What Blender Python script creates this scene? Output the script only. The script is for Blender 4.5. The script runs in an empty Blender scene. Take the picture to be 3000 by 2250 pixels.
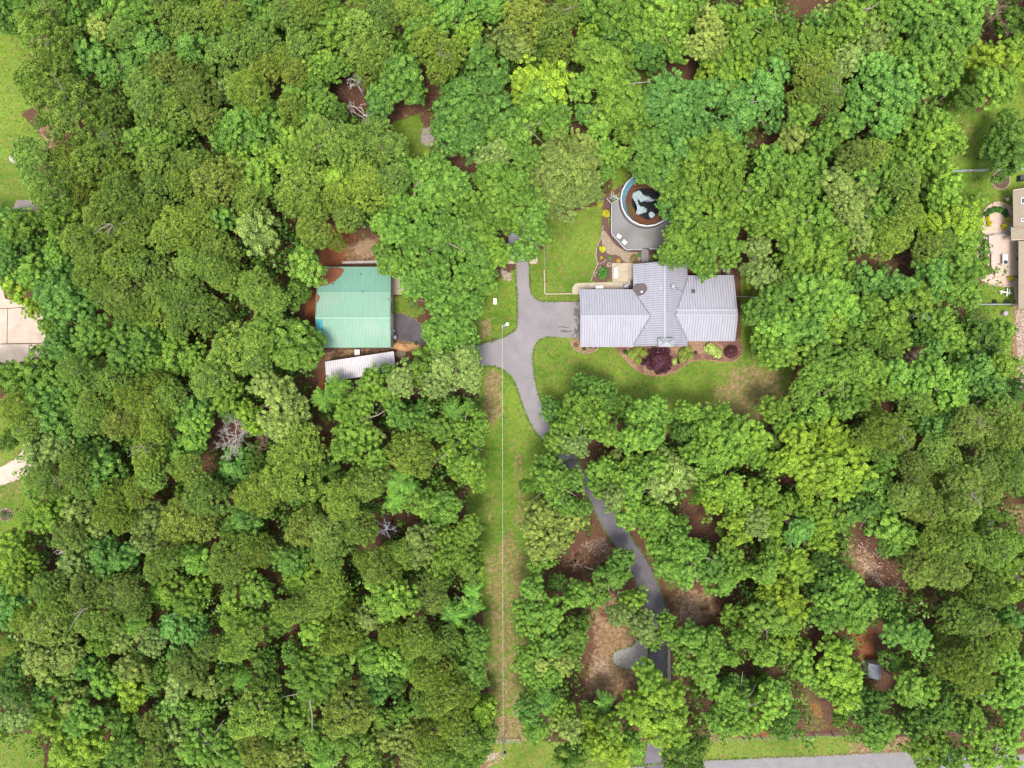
import bpy, math, random
import numpy as np
from mathutils import Vector
R = math.radians
C = bpy.context.scene.collection
sc = bpy.context.scene
H = 125.0                                  # the drone's height over the ground, metres
# ------------------------------------------------------------------ camera, sky, sun, exposure
cd = bpy.data.cameras.new('camera'); cam = bpy.data.objects.new('camera', cd); C.objects.link(cam)
cam.location = (0, 0, H); cam.rotation_euler = (0, 0, 0)
cd.sensor_width = 36.0; cd.lens = 18.0 * H / 93.75; cd.clip_start = 1.0; cd.clip_end = 6000
sc.camera = cam
world = bpy.data.worlds.new('World'); sc.world = world; world.use_nodes = True
nt = world.node_tree; bg = nt.nodes['Background']
sky = nt.nodes.new('ShaderNodeTexSky'); sky.sky_type = 'NISHITA'; sky.sun_disc = False
sky.sun_elevation = R(73); sky.sun_rotation = R(190); sky.air_density = 1.0; sky.dust_density = 2.5; sky.ozone_density = 1.0
veil = nt.nodes.new('ShaderNodeHueSaturation'); veil.inputs['Saturation'].default_value = .45   # thin white cloud
nt.links.new(sky.outputs[0], veil.inputs['Color']); nt.links.new(veil.outputs[0], bg.inputs[0]); bg.inputs[1].default_value = 0.15
sl = bpy.data.lights.new('sun', 'SUN'); sun = bpy.data.objects.new('sun', sl); C.objects.link(sun)
sl.energy = 1.5; sl.angle = R(16.0); sl.color = (1.0, 0.95, 0.84)
el = R(73); az = R(10)
sun.rotation_euler = Vector((math.sin(az)*math.cos(el), math.cos(az)*math.cos(el), -math.sin(el))).to_track_quat('-Z', 'Y').to_euler()
sc.view_settings.view_transform = 'Standard'; sc.view_settings.look = 'None'
sc.view_settings.exposure = 1.68; sc.view_settings.gamma = 1.0; sc.view_settings.use_curve_mapping = False
sc.render.engine = 'CYCLES'
sc.cycles.max_bounces = 6; sc.cycles.diffuse_bounces = 3; sc.cycles.glossy_bounces = 2
sc.cycles.transmission_bounces = 4; sc.cycles.transparent_max_bounces = 4

# ------------------------------------------------------------------ helpers
K = 16.0                                   # photo pixels per metre on the ground
def W(px, py, z=0.0):
    s = (H - z) / H / K
    return Vector(((px - 1500) * s, (1125 - py) * s, z))
def cv(x0, y0, s, pts): return [(x0 + x / s, y0 + y / s) for x, y in pts]
def A(pts): return cv(0, 0, 1, pts)
def chaikin(p, n=2, closed=True):
    for _ in range(n):
        q = []
        m = len(p)
        for i in range(m if closed else m - 1):
            a, b = p[i], p[(i + 1) % m]
            q += [(a[0]*.75 + b[0]*.25, a[1]*.75 + b[1]*.25), (a[0]*.25 + b[0]*.75, a[1]*.25 + b[1]*.75)]
        if not closed: q = [p[0]] + q + [p[-1]]
        p = q
    return p
def wpoly(pts, z=0.0): return [W(x, y, z) for x, y in pts]

def setp(o, label=None, cat=None, group=None, kind=None):
    for k, v in (('label', label), ('category', cat), ('group', group), ('kind', kind)):
        if v: o[k] = v
    return o
def thing(name, loc, label, cat, group=None, rz=0):
    o = bpy.data.objects.new(name, None); C.objects.link(o); o.location = loc; o.rotation_euler = (0, 0, rz)
    o.empty_display_size = .3
    return setp(o, label, cat, group)
def wloc(o):
    v = Vector((0, 0, 0))
    while o: v = v + Vector(o.location); o = o.parent
    return v
class MB:
    def __init__(s): s.v = []; s.f = []
    def add(s, vs, fs):
        n = len(s.v); s.v += [tuple(v) for v in vs]; s.f += [tuple(i + n for i in f) for f in fs]; return s
    def box(s, c, d, rz=0.0):
        cx, cy, cz = c; hx, hy, hz = d[0]/2, d[1]/2, d[2]/2; cs, sn = math.cos(rz), math.sin(rz)
        vs = []
        for z in (-hz, hz):
            for x, y in ((-hx, -hy), (hx, -hy), (hx, hy), (-hx, hy)):
                vs.append((cx + x*cs - y*sn, cy + x*sn + y*cs, cz + z))
        return s.add(vs, [(3,2,1,0),(4,5,6,7),(0,1,5,4),(1,2,6,5),(2,3,7,6),(3,0,4,7)])
    def prism(s, poly, z0, z1):
        n = len(poly)
        a = sum(poly[i][0]*poly[(i+1) % n][1] - poly[(i+1) % n][0]*poly[i][1] for i in range(n))
        if a < 0: poly = poly[::-1]
        vs = [(p[0], p[1], z0) for p in poly] + [(p[0], p[1], z1) for p in poly]
        return s.add(vs, [tuple(range(n))[::-1], tuple(range(n, 2*n))] + [(i, (i+1) % n, n + (i+1) % n, n + i) for i in range(n)])
    def sheet(s, poly, z):
        n = len(poly)
        a = sum(poly[i][0]*poly[(i+1) % n][1] - poly[(i+1) % n][0]*poly[i][1] for i in range(n))
        if a < 0: poly = poly[::-1]
        return s.add([(p[0], p[1], z) for p in poly], [tuple(range(n))])
    def slab(s, q, t):                      # q: 4+ coplanar corners seen from above, t: thickness downwards
        q = [Vector(p) for p in q]; n = (q[1]-q[0]).cross(q[-1]-q[0]).normalized()
        if n.z < 0: q = q[::-1]; n = -n
        m = len(q)
        return s.add(q + [p - n*t for p in q], [tuple(range(m)), tuple(range(m, 2*m))[::-1]] + [(i, i+m, (i+1) % m + m, (i+1) % m) for i in range(m)])
    def bar(s, a, b, w, h, up=(0, 0, 1)):   # rectangular bar a->b
        a, b = Vector(a), Vector(b); d = (b-a).normalized(); u = Vector(up)
        sd = d.cross(u)
        if sd.length < 1e-4: sd = d.cross(Vector((0, 1, 0)))
        sd.normalize(); u = sd.cross(d).normalized()
        vs = [p + sd*x*w/2 + u*y*h/2 for p in (a, b) for x, y in ((-1,-1),(1,-1),(1,1),(-1,1))]
        return s.add(vs, [(0,1,2,3),(7,6,5,4),(0,4,5,1),(1,5,6,2),(2,6,7,3),(3,7,4,0)])
    def tube(s, pts, rad, n=7, caps=True):
        pts = [Vector(p) for p in pts]
        if not hasattr(rad, '__len__'): rad = [rad]*len(pts)
        vs = []; fs = []
        for i, p in enumerate(pts):
            d = (pts[min(i+1, len(pts)-1)] - pts[max(i-1, 0)]).normalized()
            a = d.cross(Vector((0.12, 0.31, 0.94)));
            if a.length < .05: a = d.cross(Vector((1, 0, 0)))
            a.normalize(); b = d.cross(a)
            for k in range(n):
                t = 2*math.pi*k/n; vs.append(p + (a*math.cos(t) + b*math.sin(t))*rad[i])
        for i in range(len(pts)-1):
            for k in range(n):
                fs.append((i*n+k, i*n+(k+1) % n, (i+1)*n+(k+1) % n, (i+1)*n+k))
        if caps: fs += [tuple(range(n))[::-1], tuple(range((len(pts)-1)*n, len(pts)*n))]
        return s.add(vs, fs)
    def lathe(s, c, prof, n=24, caps=True):
        vs = []; fs = []
        for r, z in prof:
            for k in range(n):
                t = 2*math.pi*k/n; vs.append((c[0]+r*math.cos(t), c[1]+r*math.sin(t), c[2]+z))
        for i in range(len(prof)-1):
            for k in range(n): fs.append((i*n+k, i*n+(k+1) % n, (i+1)*n+(k+1) % n, (i+1)*n+k))
        if caps and prof[0][0] > 1e-3: fs.append(tuple(range(n))[::-1])
        if caps and prof[-1][0] > 1e-3: fs.append(tuple(range((len(prof)-1)*n, len(prof)*n)))
        return s.add(vs, fs)
    def build(s, name, mat, parent=None, smooth=False, kind=None):
        me = bpy.data.meshes.new(name)
        off = wloc(parent) if parent else Vector((0, 0, 0))
        me.from_pydata([(v[0]-off.x, v[1]-off.y, v[2]-off.z) for v in s.v], [], s.f); me.update()
        if smooth: me.shade_smooth()
        me.materials.append(mat)
        o = bpy.data.objects.new(name, me); C.objects.link(o); o.parent = parent
        if kind: o['kind'] = kind
        return o
def share(name, me, parent, loc=(0, 0, 0), rz=0.0, sc_=(1, 1, 1)):
    o = bpy.data.objects.new(name, me); C.objects.link(o); o.parent = parent
    o.location = loc; o.rotation_euler = (0, 0, rz); o.scale = sc_
    return o

# ------------------------------------------------------------------ materials
def mat(name, col, rough=0.8, metal=0.0, var=0.15, scale=2.0, detail=6.0, bump=0.0, bscale=20.0, col2=None, spec=0.4, coords='Object', stretch=None, wear=None):
    m = bpy.data.materials.new(name); m.use_nodes = True; t = m.node_tree; N = t.nodes; L = t.links
    b = N['Principled BSDF']; b.inputs['Roughness'].default_value = rough; b.inputs['Metallic'].default_value = metal
    b.inputs['Specular IOR Level'].default_value = spec
    g = N.new('ShaderNodeNewGeometry')
    mp = N.new('ShaderNodeMapping'); L.new(g.outputs['Position'], mp.inputs[0])
    if stretch: mp.inputs['Scale'].default_value = stretch
    n1 = N.new('ShaderNodeTexNoise'); n1.inputs['Scale'].default_value = scale; n1.inputs['Detail'].default_value = detail; n1.inputs['Roughness'].default_value = .65
    L.new(mp.outputs[0], n1.inputs['Vector'])
    cr = N.new('ShaderNodeValToRGB'); L.new(n1.outputs['Fac'], cr.inputs[0])
    c2 = col2 if col2 else tuple(min(1, c*(1+var)) for c in col); c1 = col if col2 else tuple(c*(1-var) for c in col)
    cr.color_ramp.elements[0].position = .35; cr.color_ramp.elements[0].color = (*c1, 1)
    cr.color_ramp.elements[1].position = .65; cr.color_ramp.elements[1].color = (*c2, 1)
    out = cr.outputs[0]
    if wear:                                # (colour, noise scale, threshold, softness, amount)
        n2 = N.new('ShaderNodeTexNoise'); n2.inputs['Scale'].default_value = wear[1]; n2.inputs['Detail'].default_value = 5
        L.new(g.outputs['Position'], n2.inputs['Vector'])
        mr = N.new('ShaderNodeMapRange'); mr.inputs[1].default_value = wear[2]; mr.inputs[2].default_value = wear[2]+wear[3]; mr.inputs[4].default_value = wear[4]
        L.new(n2.outputs['Fac'], mr.inputs[0])
        mx = N.new('ShaderNodeMix'); mx.data_type = 'RGBA'; L.new(mr.outputs[0], mx.inputs[0]); L.new(out, mx.inputs[6]); mx.inputs[7].default_value = (*wear[0], 1)
        out = mx.outputs[2]
    L.new(out, b.inputs['Base Color'])
    if bump:
        nb = N.new('ShaderNodeTexNoise'); nb.inputs['Scale'].default_value = bscale; nb.inputs['Detail'].default_value = 4
        L.new(g.outputs['Position'], nb.inputs['Vector'])
        bp = N.new('ShaderNodeBump'); bp.inputs['Strength'].default_value = bump; bp.inputs['Distance'].default_value = .1
        L.new(nb.outputs['Fac'], bp.inputs['Height']); L.new(bp.outputs[0], b.inputs['Normal'])
    return m
def leafmat(name, use_obj=True, col=(.06, .12, .03), spread=.68, trans=.3):
    m = bpy.data.materials.new(name); m.use_nodes = True; t = m.node_tree; N = t.nodes; L = t.links
    N.remove(N['Principled BSDF']); out = N['Material Output']
    at = N.new('ShaderNodeAttribute'); at.attribute_name = 'var'
    if use_obj:
        oi = N.new('ShaderNodeObjectInfo'); base = oi.outputs['Color']
    else:
        rg = N.new('ShaderNodeRGB'); rg.outputs[0].default_value = (*col, 1); base = rg.outputs[0]
    hs = N.new('ShaderNodeHueSaturation')
    mv = N.new('ShaderNodeMapRange'); mv.inputs[3].default_value = 1-spread; mv.inputs[4].default_value = 1+spread
    L.new(at.outputs['Fac'], mv.inputs[0]); L.new(mv.outputs[0], hs.inputs['Value'])
    mh = N.new('ShaderNodeMapRange'); mh.inputs[3].default_value = .522; mh.inputs[4].default_value = .476
    L.new(at.outputs['Fac'], mh.inputs[0]); L.new(mh.outputs[0], hs.inputs['Hue'])
    L.new(base, hs.inputs['Color'])
    d = N.new('ShaderNodeBsdfDiffuse'); tr = N.new('ShaderNodeBsdfTranslucent'); gl = N.new('ShaderNodeBsdfGlossy')
    gl.inputs['Roughness'].default_value = .42; gl.inputs['Color'].default_value = (.75, .8, .8, 1)
    L.new(hs.outputs[0], d.inputs[0])
    tc = N.new('ShaderNodeMix'); tc.data_type = 'RGBA'; tc.blend_type = 'MULTIPLY'; tc.inputs[0].default_value = 1; tc.inputs[7].default_value = (1.3, 1.2, .5, 1)
    L.new(hs.outputs[0], tc.inputs[6]); L.new(tc.outputs[2], tr.inputs[0])
    m1 = N.new('ShaderNodeMixShader'); m1.inputs[0].default_value = trans; L.new(d.outputs[0], m1.inputs[1]); L.new(tr.outputs[0], m1.inputs[2])
    m2 = N.new('ShaderNodeMixShader'); m2.inputs[0].default_value = .02; L.new(m1.outputs[0], m2.inputs[1]); L.new(gl.outputs[0], m2.inputs[2])
    L.new(m2.outputs[0], out.inputs[0])
    return m
M = {}
M['leaf'] = leafmat('leaf')
M['bark'] = mat('bark', (.19, .16, .13), .9, var=.3, scale=6, bump=.3)
M['deadwood'] = mat('deadwood', (.30, .26, .24), .9, var=.25, scale=4)
M['deadbrown'] = mat('deadbrown', (.16, .105, .07), .9, var=.25, scale=4)
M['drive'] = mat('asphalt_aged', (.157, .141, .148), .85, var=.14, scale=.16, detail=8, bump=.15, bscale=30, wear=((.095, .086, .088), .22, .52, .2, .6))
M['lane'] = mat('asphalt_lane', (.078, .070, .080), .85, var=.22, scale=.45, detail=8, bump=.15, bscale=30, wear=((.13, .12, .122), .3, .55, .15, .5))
M['pad'] = mat('asphalt_dark', (.055, .046, .052), .8, var=.3, scale=.5, detail=8, wear=((.12, .105, .11), .35, .55, .15, .55))
M['road'] = mat('road_asphalt', (.135, .126, .13), .85, var=.10, scale=.7, detail=8, bump=.15, bscale=30)
M['gravel'] = mat('gravel', (.19, .175, .16), .95, var=.3, scale=3, detail=9, bump=.5, bscale=14)
M['concrete'] = mat('concrete', (.33, .265, .215), .85, var=.10, scale=.7, detail=8, wear=((.22, .17, .135), .25, .55, .2, .6))
M['patio'] = mat('patio_concrete', (.28, .23, .17), .85, var=.10, scale=.9, detail=8, wear=((.17, .14, .105), .6, .55, .2, .6))
M['joint'] = mat('joint', (.16, .13, .11), .95)
M['metal'] = mat('roof_metal', (.225, .22, .25), .6, metal=.0, spec=.25, var=.07, scale=.9, stretch=(2.2, .35, 1), wear=((.15, .15, .18), .35, .58, .2, .35))
M['seam'] = mat('roof_seam', (.10, .10, .125), .7, spec=.2, var=.15, scale=3)
M['cap'] = mat('roof_ridge_cap', (.215, .215, .245), .6, spec=.25, var=.05)
M['flash'] = mat('valley_flashing', (.13, .13, .17), .6, var=.25, scale=3)
M['green'] = mat('green_roof_metal', (.150, .258, .190), .6, spec=.25, var=.06, scale=.8, stretch=(2.5, .3, 1), wear=((.20, .275, .22), .18, .5, .15, .7))
M['greendk'] = mat('green_roof_metal_upper', (.103, .208, .158), .6, spec=.25, var=.08, scale=.8, stretch=(2.5, .3, 1), wear=((.11, .17, .14), .3, .55, .15, .6))
M['greenrib'] = mat('green_roof_rib', (.085, .17, .125), .6, spec=.2, var=.08)
M['teal'] = mat('teal_panel', (.04, .20, .22), .6, spec=.2, var=.12)
M['straw'] = mat('pine_straw', (.14, .048, .022), .95, var=.35, scale=5, detail=9, bump=.6, bscale=18)
M['white'] = mat('white_paint', (.60, .58, .57), .5, var=.03)
M['whiteroof'] = mat('white_roof_metal', (.35, .325, .34), .6, spec=.25, var=.08, scale=1, wear=((.27, .25, .25), .5, .58, .15, .5))
M['whiterib'] = mat('white_roof_rib', (.2, .185, .2), .6, var=.1)
M['wall'] = mat('beige_siding', (.42, .39, .34), .8, var=.06)
M['brick'] = mat('house_brick', (.30, .17, .12), .9, var=.25, scale=12, bump=.3)
M['glass'] = mat('window_glass', (.03, .035, .04), .08, var=.1, spec=.8)
M['brownroof'] = mat('brown_shingle', (.16, .125, .115), .9, var=.2, scale=2)
M['shedroof'] = mat('shed_shingle', (.17, .14, .13), .9, var=.15, scale=3)
M['shedroof2'] = mat('shed_metal', (.13, .14, .165), .6, var=.15, scale=3)
M['deck'] = mat('pool_deck_boards', (.150, .146, .145), .8, spec=.2, var=.07, scale=.8, wear=((.095, .085, .075), .2, .5, .2, .7))
M['gap'] = mat('board_gap', (.13, .125, .125), .9)
M['railpost'] = mat('rail_metal', (.10, .10, .12), .6)
M['liner'] = mat('pool_liner', (.09, .20, .27), .5, var=.2, scale=1.5)
M['poolrim'] = mat('pool_rim', (.40, .41, .43), .5, var=.05)
M['muck'] = mat('leaf_muck', (.075, .027, .010), .9, var=.4, scale=4, detail=10, bump=.6, bscale=16, wear=((.05, .05, .01), .3, .56, .15, .8))
M['treerefl'] = mat('pool_tree_reflection', (.012, .012, .014), .15, var=.2, spec=.6)  # pool water with the trees' dark reflection put into its colour
M['skyrefl'] = mat('pool_sky_reflection', (.19, .24, .26), .6, var=.2, scale=3, detail=8)  # sky mirrored in the pool puddle, painted as a pale colour
M['mulch'] = mat('mulch', (.085, .045, .035), .95, var=.35, scale=6, detail=8, bump=.5, bscale=20)
M['mulchlt'] = mat('mulch_pale', (.19, .115, .07), .95, var=.35, scale=2.2, detail=9, bump=.5, bscale=20, wear=((.10, .045, .035), .35, .47, .1, .9))
M['stone'] = mat('edging_stone', (.30, .225, .18), .9, var=.25, scale=5, bump=.4)
M['redstone'] = mat('edging_brick', (.30, .14, .09), .9, var=.3, scale=6)
M['flag'] = mat('flagstone', (.19, .145, .10), .9, var=.3, scale=2.5, detail=8, bump=.4, bscale=10)
M['timber'] = mat('timber', (.27, .215, .155), .9, var=.2, scale=4)
M['woodchip'] = mat('wood_chips', (.42, .235, .105), .95, var=.4, scale=7, detail=8, bump=.7, bscale=12)
M['brush'] = mat('brush', (.33, .22, .14), .95, var=.4, scale=5)
M['pole'] = mat('utility_pole', (.30, .27, .25), .85, var=.15)
M['wire'] = mat('wire', (.42, .41, .37), .6)
M['dark'] = mat('dark_plastic', (.025, .025, .03), .6)
M['grey'] = mat('grey_metal', (.20, .21, .22), .6)
M['tan'] = mat('tan_roof', (.19, .155, .11), .9, var=.12, scale=3)
M['tanwall'] = mat('tan_siding', (.40, .33, .25), .85, var=.08)
M['deckwood'] = mat('weathered_deck', (.36, .28, .23), .85, var=.14, scale=1.5, stretch=(1, 8, 1))
M['blue'] = mat('blue_plastic', (.03, .05, .25), .5)
M['ltblue'] = mat('pale_blue_plastic', (.35, .6, .68), .5)
M['fence'] = mat('fence_wood', (.25, .22, .19), .9, var=.2)
M['rock'] = mat('rock', (.30, .26, .24), .9, var=.25, scale=4, bump=.5)
M['pebble'] = mat('pale_pebble', (.40, .31, .25), .9, var=.2)
M['paver'] = mat('pale_pavers', (.36, .27, .21), .9, var=.2, scale=1.6, detail=8, wear=((.20, .13, .09), .8, .55, .15, .7))
M['stain'] = mat('drive_stain', (.085, .078, .075), .9, var=.3, scale=2)
# ------------------------------------------------------------------ the ground: one sheet whose soil cover is mapped per vertex
def sdist(poly, X, Y):                      # signed distance in photo pixels, positive inside
    p = np.array(poly, float); q = np.roll(p, -1, 0); d2 = np.full(X.shape, 1e18); ins = np.zeros(X.shape, bool)
    for (x0, y0), (x1, y1) in zip(p, q):
        ex, ey = x1-x0, y1-y0; L = ex*ex+ey*ey+1e-9
        t = np.clip(((X-x0)*ex+(Y-y0)*ey)/L, 0, 1); d2 = np.minimum(d2, (X-x0-t*ex)**2+(Y-y0-t*ey)**2)
        if abs(y1-y0) > 1e-9:
            c = ((y0 > Y) != (y1 > Y)) & (X < (x1-x0)*(Y-y0)/(y1-y0)+x0); ins ^= c
    d = np.sqrt(d2); return np.where(ins, d, -d)
LAWN = [  # (polygon, feather, strength)
 ([(-300,40),(60,80),(90,170),(190,200),(170,280),(60,330),(140,420),(60,480),(170,560),(60,620),(-300,640)], 14, 1),
 ([(-300,1170),(90,1180),(80,1290),(100,1400),(110,1440),(70,1560),(20,1620),(-300,1640)], 14, 1),
 ([(-300,2140),(90,2150),(130,2200),(120,2400),(-300,2400)], 12, 1),
 ([(-300,1850),(50,1850),(80,1900),(50,1960),(-300,1990)], 12, .6),
 ([(1405,1005),(1500,1080),(1560,1180),(1600,1270),(1600,1500),(1580,2170),(1700,2180),(1700,2300),(1420,2300),(1440,2150),(1425,1900),(1370,1500),(1400,1250)], 10, .75),
 ([(1500,1180),(1560,1190),(1580,1290),(1545,1330),(1490,1280)], 12, 1),
 ([(1370,1440),(1450,1380),(1460,1600),(1430,1660),(1360,1560)], 14, 1),
 ([(1535,985),(1700,985),(2150,1000),(2170,990),(2170,780),(2230,760),(2240,900),(2200,1050),(2330,1060),(2300,1180),(2230,1270),(2150,1300),(1950,1270),(1760,1200),(1600,1270),(1545,1150),(1535,1080)], 10, 1),
 ([(1592,640),(1760,600),(1790,560),(1830,500),(1860,520),(1800,600),(1790,700),(1790,880),(1560,885),(1550,740),(1592,730)], 6, 1),
 ([(1400,850),(1518,780),(1516,960),(1480,985),(1410,1005),(1380,1000),(1390,900)], 8, .8),
 ([(1150,870),(1220,860),(1230,930),(1155,935)], 10, .9),
 ([(2790,140),(2900,120),(2860,330),(3010,240),(3300,240),(3300,900),(2890,850),(2760,620),(2700,540),(2760,380)], 12, .9),
 ([(2860,830),(3000,840),(2990,900),(2970,960),(2960,1090),(2800,1100),(2750,980),(2820,950)], 10, .9),
 ([(2820,1040),(2970,1050),(2990,1200),(2900,1200)], 14, .6),
 ([(1430,2170),(1700,2176),(2060,2165),(2500,2155),(2520,2170),(2500,2240),(1430,2290)], 7, 1.15),
 ([(1140,360),(1230,330),(1262,440),(1270,490),(1190,480),(1150,410)], 14, .9),
 ([(1780,470),(1850,440),(1840,560),(1790,560)], 10, .7),
 ([(1860,190),(1960,200),(1960,270),(1850,280)], 14, .5),
 ([(2330,2010),(2400,2010),(2440,2150),(2350,2160)], 14, .45),
 ([(1860,1560),(1990,1560),(2010,1700),(1960,1760)], 14, .5),
]
TAN = [
 ([(-300,1080),(90,1370),(70,1480),(-300,1500)], 20, .6),
 ([(-300,2190),(90,2200),(90,2400),(-300,2400)], 14, .5),
 ([(0,370),(60,380),(60,440),(0,460)], 20, .4),
 ([(120,280),(200,320),(180,450),(90,460)], 20, .6),
 ([(1415,1080),(1472,1080),(1475,1210),(1440,1260),(1410,1230)], 12, .95),
 ([(1480,1240),(1540,1330),(1560,1560),(1500,1560),(1500,1400)], 16, .7),
 ([(1430,1440),(1470,1440),(1455,1560),(1400,1500)], 12, .6),
 ([(1410,1640),(1500,1500),(1560,1650),(1560,2100),(1430,2100)], 26, .78),
 ([(1420,1790),(1440,1780),(1440,1850),(1420,1850)], 10, .9),
 ([(1420,2090),(1560,2090),(1560,2175),(1400,2180)], 10, 1),
 ([(1415,2190),(1490,2195),(1470,2240),(1400,2260)], 8, .8),
 ([(1405,930),(1440,930),(1450,985),(1400,1000)], 10, .9),
 ([(2050,1170),(2115,1170),(2110,1205),(2060,1205)], 8, .8),
 ([(2160,1180),(2220,1170),(2240,1210),(2170,1220)], 8, .6),
 ([(2120,1060),(2300,1050),(2330,1180),(2200,1300),(2030,1250)], 40, .85),
 ([(1640,1150),(1680,1160),(1650,1220),(1630,1190)], 10, .6),
 ([(1580,670),(1700,660),(1700,700),(1690,820),(1600,830)], 30, .22),
 ([(1640,800),(1700,800),(1690,830),(1640,830)], 12, .5),
 ([(1740,1560),(1830,1610),(1800,1650),(1700,1690),(1640,1650),(1680,1600)], 16, .4),
 ([(1730,1780),(1860,1850),(1870,1990),(1800,2060),(1700,2040),(1740,1900)], 22, .85),
 ([(1760,1720),(1830,1740),(1830,1800),(1740,1790)], 18, .7),
 ([(1970,1700),(2080,1720),(2110,1790),(2060,1840),(1970,1840)], 18, .65),
 ([(2220,1040),(2300,1060),(2280,1180),(2200,1180)], 20, .5),
 ([(2470,1580),(2560,1620),(2600,1700),(2540,1720),(2450,1640)], 16, .7),
 ([(2940,1480),(3300,1450),(3300,1600),(2960,1580)], 16, .7),
 ([(2560,750),(2700,750),(2700,800),(2600,810)], 18, .45),
 ([(2830,60),(2930,60),(2930,160),(2850,170)], 14, .35),
 ([(2800,350),(2870,330),(2850,480),(2780,480)], 20, .6),
 ([(2830,900),(2900,910),(2900,950),(2820,960)], 12, .8),
 ([(2960,900),(3010,850),(3300,850),(3300,1150),(2970,1150)], 8, 1),
 ([(1010,700),(1120,690),(1120,770),(1000,770)], 14, .6),
 ([(1150,805),(1190,805),(1190,862),(1150,862)], 5, .7),
 ([(945,1020),(1150,1020),(1150,1060),(945,1060)], 6, .55),
 ([(1120,340),(1220,290),(1230,340),(1180,360)], 20, .35),
 ([(2070,2130),(2160,2130),(2160,2175),(2070,2180)], 8, .8),
 ([(2480,2170),(2680,2150),(2680,2210),(2480,2225)], 8, .8),
]
PALE = [
 ([(2972,905),(3300,890),(3300,1150),(2980,1140)], 8, .75), ([(2450,1570),(2560,1620),(2560,1680),(2460,1640)], 20, .35),
 ([(1420,600+1470),(1560,2075),(1560,2100),(1430,2110)], 10, .4),
 ([(1410,2205),(1475,2200),(1450,2230),(1400,2235)], 6, .7),
 ([(1990,1740),(2060,1740),(2070,1840),(1970,1840)], 14, .5),
 ([(2830,1130),(2880,1130),(2880,1200),(2820,1200)], 10, .8),
 ([(2640,1020),(2720,1020),(2710,1090),(2630,1090)], 12, .5),
 ([(1730,1900),(1800,1930),(1800,1990),(1720,1990)], 16, .5),
 ([(1495,770),(1512,770),(1514,960),(1500,960)], 8, .4),
 ([(1460,780),(1500,800),(1500,830),(1470,820)], 5, .7),
 ([(2260,1150),(2300,1060),(2300,1100),(2280,1160)], 10, .5),
 ([(1680,1590),(1780,1560),(1800,1620),(1740,1640)], 12, .5),
]
RUST = [
 ([(960,650),(1050,690),(1000,780),(930,780)], 12, .9),
 ([(895,850),(930,850),(930,930),(890,930)], 10, .9),
 ([(930,1100),(960,1080),(960,1180),(900,1180)], 14, .6),
 ([(1510,2010),(1560,2020),(1550,2070),(1520,2060)], 8, 1),
 ([(2350,2030),(2420,2050),(2420,2130),(2370,2110)], 30, .6),
 ([(2480,1840),(2560,1840),(2570,1940),(2520,1950)], 16, .7),
 ([(1800,1860),(1880,1860),(1840,1900)], 16, .3),
 ([(1120,330),(1270,210),(1280,300),(1180,360)], 16, .4),
 ([(2080,2130),(2280,2135),(2280,2165),(2080,2165)], 8, .6),
]
GAPS = [(265,255,42),(370,440,38),(260,410,22),(440,90,22),(700,30,40),(1165,85,34),(900,170,18),(1032,310,62),(1190,330,70),(1270,250,34),
 (1230,410,60),(1320,470,45),(1385,515,38),(1500,190,20),(1665,215,26),(1720,60,20),(1985,215,70),(1945,130,25),(1700,354,20),(1505,506,22),
 (2335,35,60),(2245,415,46),(2398,372,28),(2363,430,22),(2547,361,18),(2632,390,26),(2890,100,48),(2590,770,55),(2660,780,45),(2520,770,30),
 (2670,1050,42),(2260,720,18),(2216,690,16),(2232,840,22),(2232,1190,48),(2520,1610,58),(2580,1670,50),(2600,1178,18),(2395,1168,14),
 (2845,1180,26),(2760,1397,22),(2977,1525,34),(2688,1613,22),(2000,1490,36),(2050,1550,40),(2100,1585,34),(1725,1600,55),(1655,1650,38),
 (1762,1830,50),(1743,1957,62),(1725,2030,50),(2033,1777,64),(2167,1932,34),(2026,2000,14),(2374,1852,38),(2525,1874,46),(2560,1960,34),
 (2374,2066,38),(2590,2040,20),(2717,1787,30),(2780,1896,16),(2793,2040,18),(1134,1281,20),(1116,1516,24),(1110,1570,30),(826,1530,20),
 (1010,700,48),(1070,740,44),(902,886,22),(1480,470,0),(740,1048,0),(680,1281,48),(820,535,14),(925,1120,20)]
gx = np.arange(-122, 122.01, .42); gy = np.arange(-92, 92.01, .42)
GX, GY = np.meshgrid(gx, gy); PX = GX*K+1500; PY = 1125-GY*K
def layer(L):
    a = np.zeros(GX.shape)
    for poly, f, s in L:
        d = sdist(poly, PX, PY); a = np.maximum(a, np.clip(.5+d/(2*f), 0, 1)*s)
    return a
lawn, tan, pale, rust = layer(LAWN), layer(TAN), layer(PALE), layer(RUST)
gapm = np.zeros(GX.shape)
for x, y, r in GAPS:
    if r: gapm = np.maximum(gapm, np.clip(1.4 - np.hypot(PX-x, PY-y)/r, 0, 1))
ny, nx = GX.shape
me = bpy.data.meshes.new('ground'); idx = np.arange(nx*ny).reshape(ny, nx)
co = np.stack([GX.ravel(), GY.ravel(), np.zeros(nx*ny)], 1)
q = np.stack([idx[:-1, :-1], idx[:-1, 1:], idx[1:, 1:], idx[1:, :-1]], -1).reshape(-1, 4)
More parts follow.
